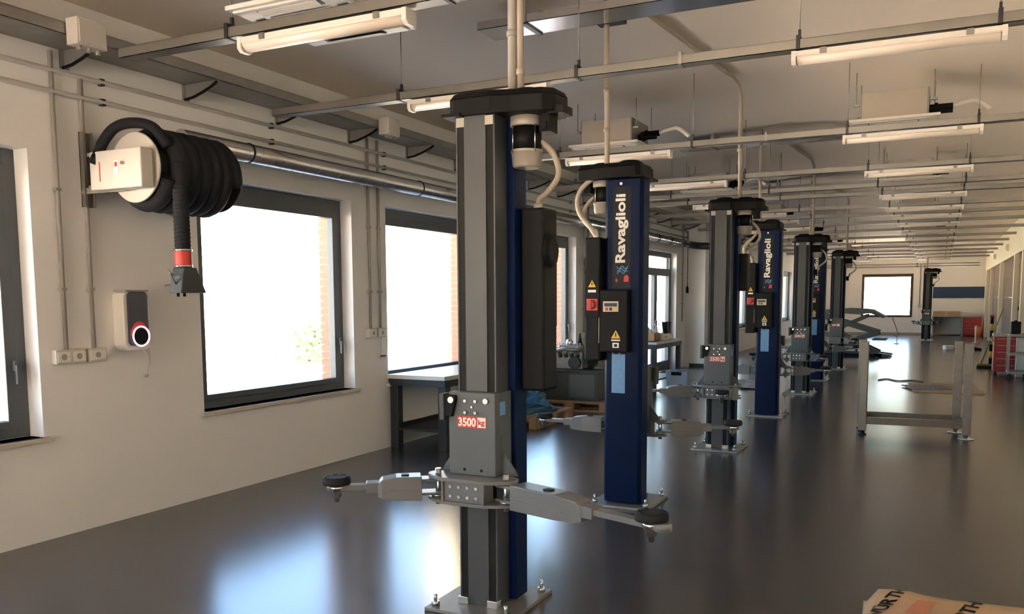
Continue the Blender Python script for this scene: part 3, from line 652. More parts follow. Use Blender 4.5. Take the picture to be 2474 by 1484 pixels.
def socket(label, y, z, w_, n_):
    t_ = thing('socket_box', label, 'socket', (XL, y, z), 0, 'socket boxes on the window wall')
    MB().box(0,.055,-w_/2,w_/2,-.05,.05).build('housing', 'boxgrey', t_, bevel=.006)
    for k in range(n_):
        yy = -w_/2+w_*(k+.5)/n_
        pt = MB().box(.055,.059,yy-w_/n_*.42,yy+w_/n_*.42,-.036,.036).build('face_plate', 'white', t_, bevel=.002)
        MB().lathe((.0591,yy,0),(.0596,yy,0),[(.022,0),(.022,1)],14).build('socket_hole', 'pvc', pt)
socket('wide double socket box under the left vertical conduit', 3.985, 1.262, .235, 2)
socket('small socket box right of the wide one, below the charger level', 4.195, 1.262, .15, 1)
socket('socket box between the two windows, left one', 7.56, 1.29, .14, 1)
socket('socket box between the two windows, right one', 7.73, 1.29, .14, 1)
socket('socket box beside the fourth window', 13.8, 1.02, .2, 1)
t_ = thing('wall_valve', 'small pipe stub with valve below the sockets between the windows', 'valve', (XL, 7.72, 1.0), 0)
MB().cyl((.03,0,0),(.03,0,.25),.012,n=10).cyl((0,0,.02),(.09,0,.02),.014,n=10).build('pipe', 'boxgrey', t_); MB().box(.06,.08,-.05,.03,.03,.045).build('lever', 'darkmetal', t_)

# extraction duct along the wall
t_ = thing('extraction_duct', 'shiny spiral extraction duct running along the window wall', 'duct', (-5.27, 0, 2.88))
MB().cyl((0,4.9,0),(0,19.75,0),.078,n=28).build('pipe', 'duct', t_)
sp = MB()
for k in range(1):
    sp.tube([(.0785*math.cos(q*2*PI/14), 4.95+q*.011, .0785*math.sin(q*2*PI/14)) for q in range(1340)], .0022, 4)
sp.build('spiral_seam', 'duct', t_)
for y in (5.62, 8.26, 11.5, 14.8, 17.3, 18.2, 19.3):
    MB().lathe((0,y-.012,0),(0,y+.012,0),[(.083,0),(.086,.5),(.083,1)],24).box(-.20,-.06,y-.012,y+.012,-.006,.006).build('clamp', 'darkmetal', t_)
MB().tube(smooth_pts([(0,19.7,0),(.03,19.95,-.01),(.12,20.12,-.02),(.30,20.18,-.03),(.62,20.18,-.03)]), .08, 20).build('elbow', 'darkmetal', t_)

# air-conditioning cassettes
ac_proto = None
def ac(label, x, y, z=3.30):
    global ac_proto
    if ac_proto is None:
        t_ = thing('ceiling_cassette', label, 'air conditioner', (x,y,z), 0, 'air-conditioning cassettes')
        pn = MB().prism([(-.40,-.40),(.40,-.40),(.40,.40),(-.40,.40)], 2, .012, .04).prism([(-.37,-.37),(.37,-.37),(.37,.37),(-.37,.37)], 2, 0, .013).build('panel', 'white', t_, bevel=.006)
        MB().box(-.22,.22,-.22,.22,-.006,.0).build('intake_grille', 'boxgrey', pn, bevel=.003)
        for k in range(9): MB().box(-.20,.20,-.19+k*.045,-.165+k*.045,-.009,-.006).build('grille_slat', 'white', pn)
        for a_ in range(4):
            MB().box(-.22,.22,-.335,-.265,-.003,.0).build('air_slot', 'cabgrey', pn, rz=a_*PI/2)
            MB().add([(-.21,-.335,-.004),(.21,-.335,-.004),(.21,-.285,-.016),(-.21,-.285,-.016),(-.21,-.335,-.001),(.21,-.335,-.001),(.21,-.285,-.013),(-.21,-.285,-.013)],[(3,2,1,0),(4,5,6,7),(0,1,5,4),(1,2,6,5),(2,3,7,6),(3,0,4,7)]).build('flap', 'white', pn, rz=a_*PI/2)
        bd = MB().box(-.29,.29,-.29,.29,.04,.30).build('body', 'acbody', t_, bevel=.008)
        for sx in (-1,1): MB().box(sx*.29-.008,sx*.29+.008,-.29,.29,.05,.30).build('side_plate', 'galv', bd)
        for sx in (-1,1):
            for sy in (-1,1):
                MB().cyl((sx*.34,sy*.27,.17),(sx*.34,sy*.27,3.60-3.30+.2),.005,n=6).box(sx*.34-.03,sx*.34+.03,sy*.27-.02,sy*.27+.02,.18,.20).build('hanger_rod', 'galv2', t_)
        for q, zz in ((-.05,.12),(.06,.17)):
            MB().cyl((.298,q,zz),(.50,q,zz),.032,n=12).build('pipe_insulation', 'black', t_)
            MB().cyl((.34,q,zz),(.37,q,zz),.045,n=12).build('pipe_collar', 'black', t_)
        MB().tube(smooth_pts([(.50,.06,.17),(.60,.07,.20),(.70,.10,.21),(.82,.12,.12)]), .022, 10).build('pipe', 'white', t_)
        ac_proto = t_; return t_
    o = copy_tree(ac_proto); o['label'] = label; o.location = (x,y,z); return o
for i, y in enumerate((4.27, 9.40, 14.0, 19.2, 24.3, 29.4, 34.5)):
    ac('white ceiling cassette air conditioner, left row, %s' % ordinal(i), -3.37, y)
    if i: ac('white ceiling cassette air conditioner, right row, %s' % ordinal(i-1), -.47, y)

# ---------------------------------------------------------------- exhaust hose reel on the wall
R = thing('hose_reel', 'big black exhaust hose reel mounted on the window wall', 'hose reel', (XL, 4.2, 2.56))
MB().box(0,.008,-.03,.05,-.25,.27).box(0,.045,-.03,-.024,-.25,.27).box(0,.045,.044,.05,-.25,.27).build('wall_channel', 'galv', R)
MB().box(0,.04,.75,.83,-.25,.27).build('wall_channel', 'galv', R)
MB().box(.04,.50,.0,.03,.10,.125).box(.04,.50,.0,.03,-.125,-.10).box(.04,.54,.76,.80,-.03,.03).box(.04,.45,-.02,.0,-.16,-.12).build('bracket_arm', 'pvc', R)
mb_ = MB().box(.19,.69,-.10,-.0,-.155,.105).build('motor_housing', 'boxgrey', R, bevel=.008)
MB().box(.43,.475,-.102,-.10,-.06,.03).build('rating_label', 'whitesign', mb_)
MB().box(.44,.465,-.1025,-.102,-.01,.02).build('label_mark', 'redsign', mb_)
MB().box(.285,.295,-.102,-.10,-.10,.03).build('brand_mark', 'redsign', mb_)
MB().cyl((.52,-.10,.01),(.52,-.115,.01),.012,n=10).build('screw', 'chrome', mb_)
ax = .475
MB().lathe((ax,.03,0),(ax,.05,0),[(.235,0),(.24,.4),(.235,1)],40).build('flange', 'boxgrey', R)
MB().lathe((ax,.05,0),(ax,.78,0),[(.18,0),(.18,1)],32).build('drum', 'rubber', R)
MB().lathe((ax,.78,0),(ax,.80,0),[(.245,0),(.24,1)],40).build('flange', 'rubber', R)
wraps = []
N_ = 6*28
for k in range(N_+1):
    a_ = -PI*0.1 - k*2*PI/28; wraps.append((ax+.226*math.cos(a_), .125+.60*k/N_, .226*math.sin(a_)))
ho = MB().tube(wraps, lambda t_: .068, 14).build('wound_hose', 'rubber', R)
# loose end over the flange and the hanging end
MB().tube(smooth_pts([(ax-.235,-.06,.09),(ax-.225,-.035,.17),(ax-.12,-.02,.265),(ax+.03,0,.29),(ax+.16,.06,.26),(ax+.21,.13,.14)]), .036, 12).build('hose_inlet', 'rubber', R)
MB().cyl((ax-.26,-.075,.02),(ax-.232,-.055,.10),.045,n=14).build('inlet_collar', 'black', R)
hp = smooth_pts([(ax+.236,.20,.03),(ax+.262,.18,-.12),(ax+.268,.175,-.30),(ax+.268,.175,-.56)])
hh = MB().tube(hp, .052, 14).build('hanging_hose', 'rubber', R)
cx_, cy_ = ax+.268, .175
for k in range(16): MB().lathe((cx_,cy_,-.12-.027*k),(cx_,cy_,-.133-.027*k),[(.053,0),(.056,.5),(.053,1)],14,caps=False).build('hose_rib', 'rubber', hh)
MB().lathe((cx_,cy_,-.68),(cx_,cy_,-.56),[(.055,0),(.058,.1),(.058,.9),(.055,1)],18).build('coupling', 'redsign', hh)
for zz in (-.565,-.675): MB().lathe((cx_,cy_,zz-.008),(cx_,cy_,zz+.008),[(.061,0),(.063,.5),(.061,1)],18).build('hose_clamp', 'chrome', hh)
noz = MB(); pts_ = []
for (zz, wx, wy) in ((-.685,.055,.055),(-.74,.06,.075),(-.86,.06,.115)):
    pts_.append([(cx_+sx*wx, cy_+sy*wy+(.03 if zz < -.8 else .012), zz) for sx, sy in ((-1,-1),(1,-1),(1,1),(-1,1))])
vs = [q for r_ in pts_ for q in r_]
noz.add(vs, [(0,1,2,3),(11,10,9,8)]+[(k*4+(i+1)%4, k*4+i, (k+1)*4+i, (k+1)*4+(i+1)%4) for k in range(2) for i in range(4)])
nz_ = noz.build('nozzle', 'cabgrey', hh, bevel=.008)
MB().bar((cx_-.0,cy_-.075,-.80),(cx_+.01,cy_-.15,-.70),.008,.012).bar((cx_+.01,cy_-.15,-.70),(cx_+.01,cy_-.10,-.74),.008,.008).build('spring_handle', 'chrome', nz_)
for q in (-.03,.03): MB().cyl((cx_+q,cy_-.03,-.885),(cx_+q,cy_-.03,-.86),.010,n=8).build('nozzle_foot', 'black', nz_)

# ---------------------------------------------------------------- wall charger
Ch = thing('wall_charger', 'white electric car charger with glowing pink ring on the window wall', 'charger', (XL, 4.49, 1.28))
pf = []
def rrect(w_, h_, r_, n_=6):
    out = []
    for cx, cy, a0 in ((w_/2-r_,h_/2-r_,0),(-w_/2+r_,h_/2-r_,PI/2),(-w_/2+r_,-h_/2+r_,PI),(w_/2-r_,-h_/2+r_,3*PI/2)):
        for k in range(n_+1): out.append((cx+r_*math.cos(a0+k*PI/2/n_), cy+r_*math.sin(a0+k*PI/2/n_)))
    return out
body = [(u, v+.22) for u, v in rrect(.23,.44,.05)]
MB().prism(body, 0, 0, .12).build('body', 'white', Ch, bevel=.006)
fp = [(u, v+.235) for u, v in rrect(.175,.40,.04)]
fr_ = MB().prism(fp, 0, .12, .14).build('front_panel', 'glossblack', Ch, bevel=.004)
MB().box(-.0,.135,-.10,.10,.435,.447).build('top_lip', 'pvc', Ch, bevel=.003)
MB().prism([(.078*math.cos(k*PI/16), .11+.105*math.sin(k*PI/16)) for k in range(17)], 0, .14, .1412).build('logo_field', 'redsign', fr_)
ring = [(.158, .072*math.cos(k*PI/20), .105+.072*math.sin(k*PI/20)) for k in range(40)]
MB().tube(ring, .0065, 8, closed=True).build('status_ring', 'ring', Ch)
MB().lathe((.12,0,.105),(.165,0,.105),[(.072,0),(.068,.6),(.055,1)],28).build('socket_cap', 'black', Ch)
MB().tube(smooth_pts([(.08,.06,.02),(.10,.10,-.05),(.06,.14,-.12),(.03,.17,-.06),(.03,.16,.05)]), .009, 8).build('charge_cable', 'boxgrey', Ch)
MB().tube(smooth_pts([(.03,.155,.0),(.03,.16,-.12),(.03,.135,-.20)]), .006, 8).lathe((.03,.13,-.215),(.03,.135,-.19),[(.012,0),(.018,.5),(.010,1)],10).build('plug', 'boxgrey', Ch)
o = tag(MB().tube(smooth_pts([(0,0,0),(.02,.05,.008),(.02,.13,-.012)]), .007, 6).build('wire_stub', 'pvc', loc=(XL+.008, 4.86, 1.765)), 'short grey wire stub poking from the wall beside the charger', 'wire')

# ---------------------------------------------------------------- workbenches
B1 = thing('workbench', 'black steel workbench with pale top under the window, nearest the camera', 'workbench', (-5.09, 8.72, 0))
MB().box(-.37,.37,-.86,.86,.775,.82).build('top', 'benchtop', B1, bevel=.004)
MB().box(-.36,.36,-.84,.84,.70,.775).build('apron', 'darkmetal', B1)
for sx in (-1,1):
    for sy in (-1,1): MB().box(sx*.31-.05,sx*.31+.05,sy*.77-.05,sy*.77+.05,0,.70).build('leg', 'darkmetal', B1, bevel=.004)
MB().box(-.27,.27,-.81,.80,.20,.225).build('lower_shelf', 'darkmetal', B1)
for sx in (-1,1): MB().box(sx*.31-.02,sx*.31+.02,-.72,.72,.20,.26).build('stretcher', 'darkmetal', B1)
B2 = thing('workbench', 'cluttered dark workbench standing before the glazed door', 'workbench', (-4.87, 15.25, 0))
MB().box(-.50,.50,-.85,.85,.84,.88).build('top', 'benchtop', B2, bevel=.004)
MB().box(-.48,.48,-.83,.83,.76,.84).build('apron', 'darkmetal', B2)
for sx in (-1,1):
    for sy in (-1,1): MB().box(sx*.43-.04,sx*.43+.04,sy*.77-.04,sy*.77+.04,0,.76).build('leg', 'darkmetal', B2)
MB().box(-.42,.42,-.75,.75,.18,.21).build('lower_shelf', 'darkmetal', B2)
bx_ = thing('open_carton', 'brown open carton on the cluttered workbench', 'box', (-4.66, 14.78, .88))
MB().box(-.18,.18,-.14,.14,0,.012).box(-.18,-.172,-.14,.14,0,.16).box(.172,.18,-.14,.14,0,.16).box(-.18,.18,-.14,-.132,0,.16).box(-.18,.18,.132,.14,0,.16).build('tray', 'card', bx_)
for k in range(6): MB().lathe((-.12+.05*k,random.uniform(-.06,.06),.02),(-.12+.05*k+random.uniform(-.03,.03),random.uniform(-.06,.06),.22+random.uniform(0,.06)),[(.03,0),(.045,.5),(.02,1)],8).build('plastic_bag', 'film', bx_)
bt = thing('spray_bottle', 'purple spray bottle with yellow tip on the workbench', 'bottle', (-4.95, 14.65, .88))
MB().lathe((0,0,0),(0,0,.36),[(.045,0),(.047,.05),(.047,.75),(.02,.9),(.02,1)],14).build('body', 'purple', bt)
MB().lathe((0,0,.36),(0,0,.52),[(.024,0),(.03,.3),(.01,1)],12).build('nozzle', 'yellow', bt); MB().lathe((0,0,.25),(0,0,.29),[(.0475,0),(.0475,1)],14).build('label_band', 'whitesign', bt)
rl = thing('paper_roll', 'white paper roll lying on the workbench edge', 'roll', (-4.47, 15.45, .94))
MB().cyl((0,-.14,0),(0,.14,0),.06,n=18).build('paper', 'whitesign', rl); MB().cyl((0,-.142,0),(0,.142,0),.02,n=12).build('core', 'card', rl)
vs_ = thing('bench_vise', 'small dark vise with open jaws on the cluttered workbench', 'vise', (-4.62, 15.9, .88))
MB().box(-.08,.08,-.10,.10,0,.03).box(-.05,.05,-.05,.05,.03,.10).build('base', 'darkmetal', vs_)
MB().prism([(-.06,.10),(.06,.10),(.08,.32),(.02,.30)], 0, -.05, .05).build('fixed_jaw', 'darkmetal', vs_); MB().prism([(-.20,.32),(-.12,.30),(-.07,.12),(-.11,.10)], 0, -.05, .05).build('moving_jaw', 'darkmetal', vs_)
MB().cyl((0,-.28,.13),(0,.10,.13),.014,n=10).build('screw', 'steel', vs_)
ck = thing('paint_tin', 'small white tin beside the paper roll', 'tin', (-4.55, 15.25, .88)); MB().lathe((0,0,0),(0,0,.13),[(.05,0),(.05,.97),(.053,.97),(.053,1)],16).build('can', 'whitesign', ck); MB().lathe((0,0,.13),(0,0,.137),[(.045,0),(.045,1)],16).build('lid', 'galv', ck)

# pale plastic bin and film on the floor
bn = thing('plastic_bin', 'pale blue plastic bin with dark handles on the floor beyond the posts', 'bin', (-4.15, 15.05, 0))
pr0 = rrect(.34,.30,.04); pr1 = rrect(.42,.36,.04); n_ = len(pr0)
MB().add([(a_,b_,.0) for a_,b_ in pr0]+[(a_,b_,.36) for a_,b_ in pr1]+[(a_*.95,b_*.95,.36) for a_,b_ in pr1]+[(a_*.95,b_*.95,.02) for a_,b_ in pr0],
         [tuple(range(n_))[::-1]]+[(k*n_+i,k*n_+(i+1)%n_,(k+1)*n_+(i+1)%n_,(k+1)*n_+i) for k in range(3) for i in range(n_)]+[tuple(range(3*n_,4*n_))]).build('shell', 'bin', bn)
for sy in (-1,1): MB().box(-.09,.09,sy*.178-.012,sy*.178+.012,.28,.34).build('handle', 'black', bn)
fm = MB(); nx, ny = 14, 10
for j in range(ny+1):
    for i in range(nx+1):
        fm.v.append((-.75+1.5*i/nx+random.uniform(-.03,.03), -.7+1.4*j/ny+random.uniform(-.03,.03), .012+random.uniform(0,.05)*(0.4 if i in (0,nx) or j in (0,ny) else 1)))
for j in range(ny):
    for i in range(nx): fm.f.append([j*(nx+1)+i,j*(nx+1)+i+1,(j+1)*(nx+1)+i+1,(j+1)*(nx+1)+i]); fm.sm.append(False); fm.mi.append(0)
o = tag(fm.build('plastic_film', 'film', loc=(-3.5, 16.4, 0)), 'crumpled clear plastic film lying on the floor beyond the bin', 'plastic film')
sm = o.modifiers.new('thick', 'SOLIDIFY'); sm.thickness = .004; sm.offset = 1

# ---------------------------------------------------------------- pallets, engine, bags
def pallet(label, x, y, rz):
    t_ = thing('pallet', label, 'pallet', (x,y,0), rz, 'wooden pallets behind the posts')
    for k in range(3): MB().box(-.60,.60,-.40+k*.35,-.30+k*.35,0,.022).build('bottom_board', 'wood', t_)
    for k in range(3):
        for q in range(3): MB().box(-.60+q*.53,-.46+q*.53,-.40+k*.35,-.30+k*.35,.022,.10).build('block', 'wood', t_)
    for q in range(3): MB().box(-.60+q*.53,-.46+q*.53,-.40,.40,.10,.122).build('stringer_board', 'wood', t_)
    for k in range(7): MB().box(-.60,.60,-.40+k*.117,-.305+k*.117,.122,.144).build('deck_board', 'wood', t_)
    return t_
pallet('wooden pallet under blue plastic sheeting behind the nearest post', -4.92, 10.35, PI/2)
pallet('wooden pallet under the engine and grey cabinet', -4.88, 11.95, 0.12)
cbx = thing('grey_crate', 'dark grey cabinet under the engine block', 'cabinet', (-4.88, 12.0, .144), .1)
MB().box(-.42,.42,-.30,.30,0,.42).build('body', 'cabgrey', cbx, bevel=.01); MB().box(-.44,.44,-.32,.32,.42,.45).build('lid', 'cabgrey', cbx, bevel=.005)
MB().box(-.03,.36,-.306,-.30,.05,.38).build('front_panel', 'scissor', cbx); MB().box(-.38,-.08,-.306,-.30,.05,.38).build('front_panel', 'cabgrey', cbx)
eg = thing('engine_block', 'bare metal car engine on the grey cabinet', 'engine', (-4.93, 11.97, .594), .1)
MB().box(-.24,.20,-.19,.19,0,.26).build('block', 'engine', eg, bevel=.02)
MB().prism([(-.20,.26),(.16,.26),(.13,.36),(-.17,.36)], 1, -.16, .16).build('cylinder_head', 'engine', eg, bevel=.01)
for k in range(4): MB().lathe((-.14+.09*k,-.19,.20),(-.14+.09*k,-.26,.27),[(.034,0),(.03,.5),(.036,1)],12).build('intake_runner', 'galv', eg)
MB().tube(smooth_pts([(-.2,-.25,.28),(-.05,-.29,.31),(.12,-.27,.30),(.2,-.18,.34)]), .028, 10).build('manifold', 'galv', eg)
MB().lathe((.10,-.22,.11),(.10,-.30,.11),[(.09,0),(.09,.3),(.07,.35),(.09,.7),(.09,1)],20).build('pulley', 'darkmetal', eg)
MB().lathe((.26,0,.175),(.36,0,.175),[(.17,0),(.17,.5),(.13,1)],24).build('bell_housing', 'rubber', eg)
MB().lathe((-.05,-.02,.36),(-.05,-.02,.44),[(.05,0),(.055,.5),(.04,1)],14).build('oil_filler', 'chrome', eg)
MB().lathe((.10,.02,.34),(.10,.02,.53),[(.05,0),(.03,.4),(.015,.8),(.015,1)],12).build('filter_neck', 'rubber', eg)
for k in range(10): MB().cyl((-.2+.04*k,-.165,.37),(-.2+.04*k,-.165,.39),.012,n=6).build('bolt', 'chrome', eg)
pb = MB(); n1_, n2_ = 18, 10
for j in range(n2_+1):
    for i in range(n1_):
        a_ = 2*PI*i/n1_; k = math.cos(j/n2_*PI/2); h_ = math.sin(j/n2_*PI/2)
        q = 1+.18*math.sin(3*a_+j)+.10*random.uniform(-1,1)
        pb.v.append((.36*k*q*math.cos(a_), .38*k*q*math.sin(a_), .27*h_*(1+.15*random.uniform(-1,1))))
for j in range(n2_):
    for i in range(n1_): pb.f.append([j*n1_+i,j*n1_+(i+1)%n1_,(j+1)*n1_+(i+1)%n1_,(j+1)*n1_+i]); pb.sm.append(False); pb.mi.append(0)
pb.f.append(list(range(n1_))[::-1]); pb.sm.append(False); pb.mi.append(0)
tag(pb.build('plastic_sheet', 'bluebag', loc=(-4.95, 10.35, .146)), 'heap of dark blue plastic sheeting on the near pallet', 'plastic sheet')
ja = thing('oil_can', 'small yellow and black can behind the blue sheeting', 'can', (-5.2, 10.83, .144))
MB().lathe((0,0,0),(0,0,.26),[(.08,0),(.085,.05),(.085,.8),(.03,.92),(.03,1)],16).build('body', 'cabgrey', ja); MB().lathe((0,0,.08),(0,0,.18),[(.0865,0),(.0865,1)],16).build('label_band', 'yellow', ja)

# pendant cable beside the pilaster
pc = thing('pendant_cable', 'hanging black cable with plug beside the pilaster', 'cable', (-5.40, 20.2, 1.9))
MB().cyl((0,0,0),(0,0,1.32),.008,n=8).build('cable', 'black', pc); MB().lathe((0,0,-.14),(0,0,.03),[(.03,0),(.032,.7),(.012,1)],12).build('plug', 'black', pc)

# ---------------------------------------------------------------- metal stand in the middle of the floor
fr_ = thing('steel_stand', 'low steel frame stand with upright square tubes on the open floor', 'frame', (-.25, 11.3, 0))
for lx, ly in ((-.54,-.24),(-.60,.30),(.57,-.16),(.47,.34)):
    MB().box(lx-.045,lx+.045,ly-.045,ly+.045,.05,1.12).build('upright', 'steel', fr_, bevel=.006)
    MB().lathe((lx,ly,0),(lx,ly,.05),[(.085 if lx > 0 else .05,0),(.085 if lx > 0 else .05,.25),(.03,.35),(.03,1)],18).build('foot', 'zinc' if lx > 0 else 'darkmetal', fr_)
MB().bar((-.54,-.24,.17),(.57,-.16,.17),.06,.085).build('cross_bar', 'steel', fr_, bevel=.004)
MB().bar((-.60,.30,.17),(.47,.34,.17),.06,.085).build('cross_bar', 'steel', fr_, bevel=.004)
MB().bar((-.54,-.24,.17),(-.60,.30,.17),.05,.07).build('side_bar', 'steel', fr_); MB().bar((.57,-.16,.17),(.47,.34,.17),.05,.07).build('side_bar', 'steel', fr_)

# floor grate on flat cardboard
g_ = thing('flat_cardboard', 'flat sheet of cardboard lying on the floor beyond the steel stand', 'cardboard', (.05, 17.2, 0), .08)
MB().box(-.48,.62,-.85,.85,0,.012).build('sheet', 'card', g_); MB().add([(-.1,-.84,.012),(.6,-.84,.012),(.6,-.70,.05),(-.1,-.66,.035)],[(0,1,2,3)]).build('lifted_flap', 'card', g_)
gr = thing('floor_grate', 'diamond mesh metal grate lying on the flat cardboard', 'grate', (-.16, 17.1, .013), .3)
for k in range(-4,5):
    MB().bar((-.28,k*.11-.22 if False else -.45+.0*k,0.01),(.28,.45,0.01),.012,.016).build('bar','galv2',gr) if False else None
    MB().box(-.34,.34,k*.09-.006,k*.09+.006,0,.016).build('bar', 'galv2', gr); MB().box(k*.08-.006,k*.08+.006,-.40,.40,.003,.019).build('bar', 'galv2', gr)
hs = tag(MB().tube(smooth_pts([(-1.05,18.4,.012),(-.9,18.7,.012),(-.7,18.35,.012),(-.45,18.55,.012),(-.25,18.3,.012)]), .012, 6).build('loose_hose', 'cabgrey'), 'loose dark hose lying on the floor beside the grate', 'hose')
fj = thing('white_tool_case', 'small white tool lying on the floor before the far post', 'tool', (.29, 30, 0), .4)
MB().box(-.16,.10,-.12,.12,0,.13).build('case', 'whitesign', fj, bevel=.02); MB().box(.10,.24,-.10,.10,0,.08).build('head', 'cabgrey', fj, bevel=.02)
fk = thing('black_tool_case', 'flat black object on the floor near the broom', 'case', (.98, 30.05, 0))
MB().box(-.20,.20,-.15,.15,0,.06).build('case', 'black', fk, bevel=.02); MB().prism([(-.12,.06),(.12,.06),(.06,.09),(-.06,.09)], 1, -.02, .02).build('handle', 'black', fk)

# ---------------------------------------------------------------- right side: red cabinet, trolley, broom, sign chain
rc = thing('red_tool_cabinet', 'red tool cabinet with grey top against the right wall', 'cabinet', (1.32, 20.95, 0))
MB().box(-.28,.24,-.20,.30,.06,.80).build('body', 'red', rc, bevel=.008); MB().box(-.30,.26,-.22,.32,.80,.86).build('top', 'galv2', rc, bevel=.004)
for k in range(5): 
    dd = MB().box(-.25,.21,-.215,-.20,.09+k*.14,.215+k*.14).build('drawer', 'red', rc, bevel=.003); MB().box(-.22,.18,-.228,-.215,.19+k*.14,.205+k*.14).build('drawer_pull', 'galv2', dd)
MB().box(-.32,-.28,-.20,.30,.70,.74).build('side_handle', 'galv', rc)
for sx in (-1,1):
    for sy in (-1,1): MB().cyl((sx*.2-.02-.015,sy*.2+.05,.03),(sx*.2-.02+.015,sy*.2+.05,.03),.03,n=12).build('caster', 'rubber', rc)
tr = thing('steel_trolley', 'grey steel shelf trolley on castors at the right photo edge', 'trolley', (1.44, 19.85, 0))
for sx in (-.19,.15):
    for sy in (-.25,.25): MB().box(sx-.015,sx+.015,sy-.015,sy+.015,.10,.92).build('upright', 'galv', tr)
for zz in (.12,.48,.86): MB().box(-.20,.16,-.27,.27,zz,zz+.04).build('shelf', 'galv2', tr, bevel=.003)
for sx in (-.16,.12):
    for sy in (-.22,.22): MB().cyl((sx-.015,sy,.05),(sx+.015,sy,.05),.05,n=14).box(sx-.02,sx+.02,sy-.02,sy+.02,.07,.12).build('caster', 'rubber', tr)
bxk = thing('black_canister', 'black square canister standing on the steel trolley', 'canister', (1.36, 19.93, .902)); MB().box(-.08,.09,-.10,.10,0,.24).build('body', 'black', bxk, bevel=.012); MB().cyl((0,0,.24),(0,0,.262),.03,n=12).build('cap', 'black', bxk)
cbw = thing('white_box_unit', 'pale grey box standing behind the steel trolley', 'box', (1.50, 20.45, 0)); MB().box(-.07,.09,-.12,.12,0,.80).build('body', 'boxgrey', cbw, bevel=.006); MB().box(-.05,.07,-.126,-.12,.05,.75).build('door', 'white', cbw)
br = thing('broom', 'broom with long wooden handle leaning on the red cabinet', 'broom', (.93, 22.5, 0))
MB().box(-.12,.20,-.05,.05,.06,.10).build('head', 'wood', br); MB().box(-.13,.21,-.055,.055,0,.06).build('bristles', 'rubber', br)
MB().cyl((-.05,0,.10),(.36,.18,1.36),.014,n=10).build('handle', 'wood', br)
sg = thing('warning_post', 'yellow and black striped plastic barrier post by the red cabinet', 'barrier', (1.09, 22.95, 0))
MB().lathe((0,0,0),(0,0,.05),[(.14,0),(.14,.5),(.06,1)],18).build('base', 'rubber', sg)
for k in range(7): MB().cyl((0,0,.05+k*.16),(.0,0,.05+(k+1)*.16),.035,n=14).build('band', 'yellow' if k % 2 else 'black', sg)
MB().lathe((0,0,1.17),(0,0,1.23),[(.05,0),(.05,.6),(.02,1)],12).build('knob', 'red', sg)

# ---------------------------------------------------------------- end wall furniture
bn_ = tag(thing('wall_banner', None, None, (.66, YF-.02, 1.81)), 'long dark blue banner on the end wall', 'banner')
MB().box(-.98,.98,-.01,.015,-.23,.23).build('cloth', 'banner', bn_); MB().box(-.98,.98,-.016,.018,.215,.245).build('hem', 'darkmetal', bn_)
fb = thing('workbench', 'grey and red workbench below the blue banner', 'workbench', (.55, 40.6, 0))
MB().box(-.85,1.0,-.35,.35,.79,.83).build('top', 'galv2', fb); MB().box(-.82,.28,.28,.32,.05,.79).build('back_panel', 'boxgrey', fb)
for sx in (-.82,.28): MB().box(sx-.03,sx+.03,-.32,.32,0,.79).build('leg', 'galv2', fb)
dc = MB().box(.32,.98,-.33,.32,.04,.79).build('drawer_unit', 'red', fb)
for k in range(5):
    q = MB().box(.34,.96,-.345,-.33,.07+k*.143,.195+k*.143).build('drawer', 'red', dc); MB().box(.38,.92,-.36,-.345,.17+k*.143,.185+k*.143).build('drawer_pull', 'galv2', q)
for k in range(2):
    cbx = thing('carton', 'brown cardboard carton on the far workbench, %s' % ('left' if k == 0 else 'right'), 'carton', (-.02+k*.52, 40.55, .83), 0, 'cartons on the far workbench')
    MB().box(-.25,.25,-.2,.2,0,.20).build('body', 'card', cbx); MB().box(-.25,.25,-.02,.02,.20,.203).build('tape', 'paperw', cbx)
ob = thing('orange_bin', 'orange bucket on the floor beside the far drawers', 'bucket', (1.42, 39.9, 0)); MB().lathe((0,0,0),(0,0,.4),[(.12,0),(.16,1)],16).build('bucket', 'orange', ob); MB().tube([(.16*math.cos(k*PI/10),0,.4+.1*math.sin(k*PI/10)) for k in range(11)], .006, 5).build('bail', 'galv', ob)
wp = thing('white_bollard', 'slim white post with round foot before the far drawers', 'post', (1.15, 34.5, 0)); MB().cyl((0,0,.02),(0,0,.62),.03,n=12).build('post', 'whitesign', wp); MB().cyl((0,0,0),(0,0,.025),.11,n=16).build('foot', 'whitesign', wp)
for z, l_ in ((3.05,'upper conduit across the end wall'),(2.95,'lower conduit across the end wall')):
    t_ = thing('wall_conduit', l_, 'pipe', (0, YF-.03, z), 0, 'conduits across the end wall'); MB().cyl((XL,0,0),(1.4,0,0),.02,n=8).build('tube', 'pvc', t_); MB().box(-1.0,-.95,-.02,.03,-.03,.03).build('clip', 'darkmetal', t_)
for x, l_ in ((-.83,'left vertical conduit on the end wall'),(-.67,'right vertical conduit on the end wall')):
    t_ = thing('wall_conduit', l_, 'pipe', (x, YF-.025, 1.3), 0, 'vertical conduits on the end wall'); MB().cyl((0,0,0),(0,0,1.75),.018,n=8).build('tube', 'pvc', t_); MB().box(-.06,.06,-.04,.025,-.12,0).build('socket', 'boxgrey', t_)

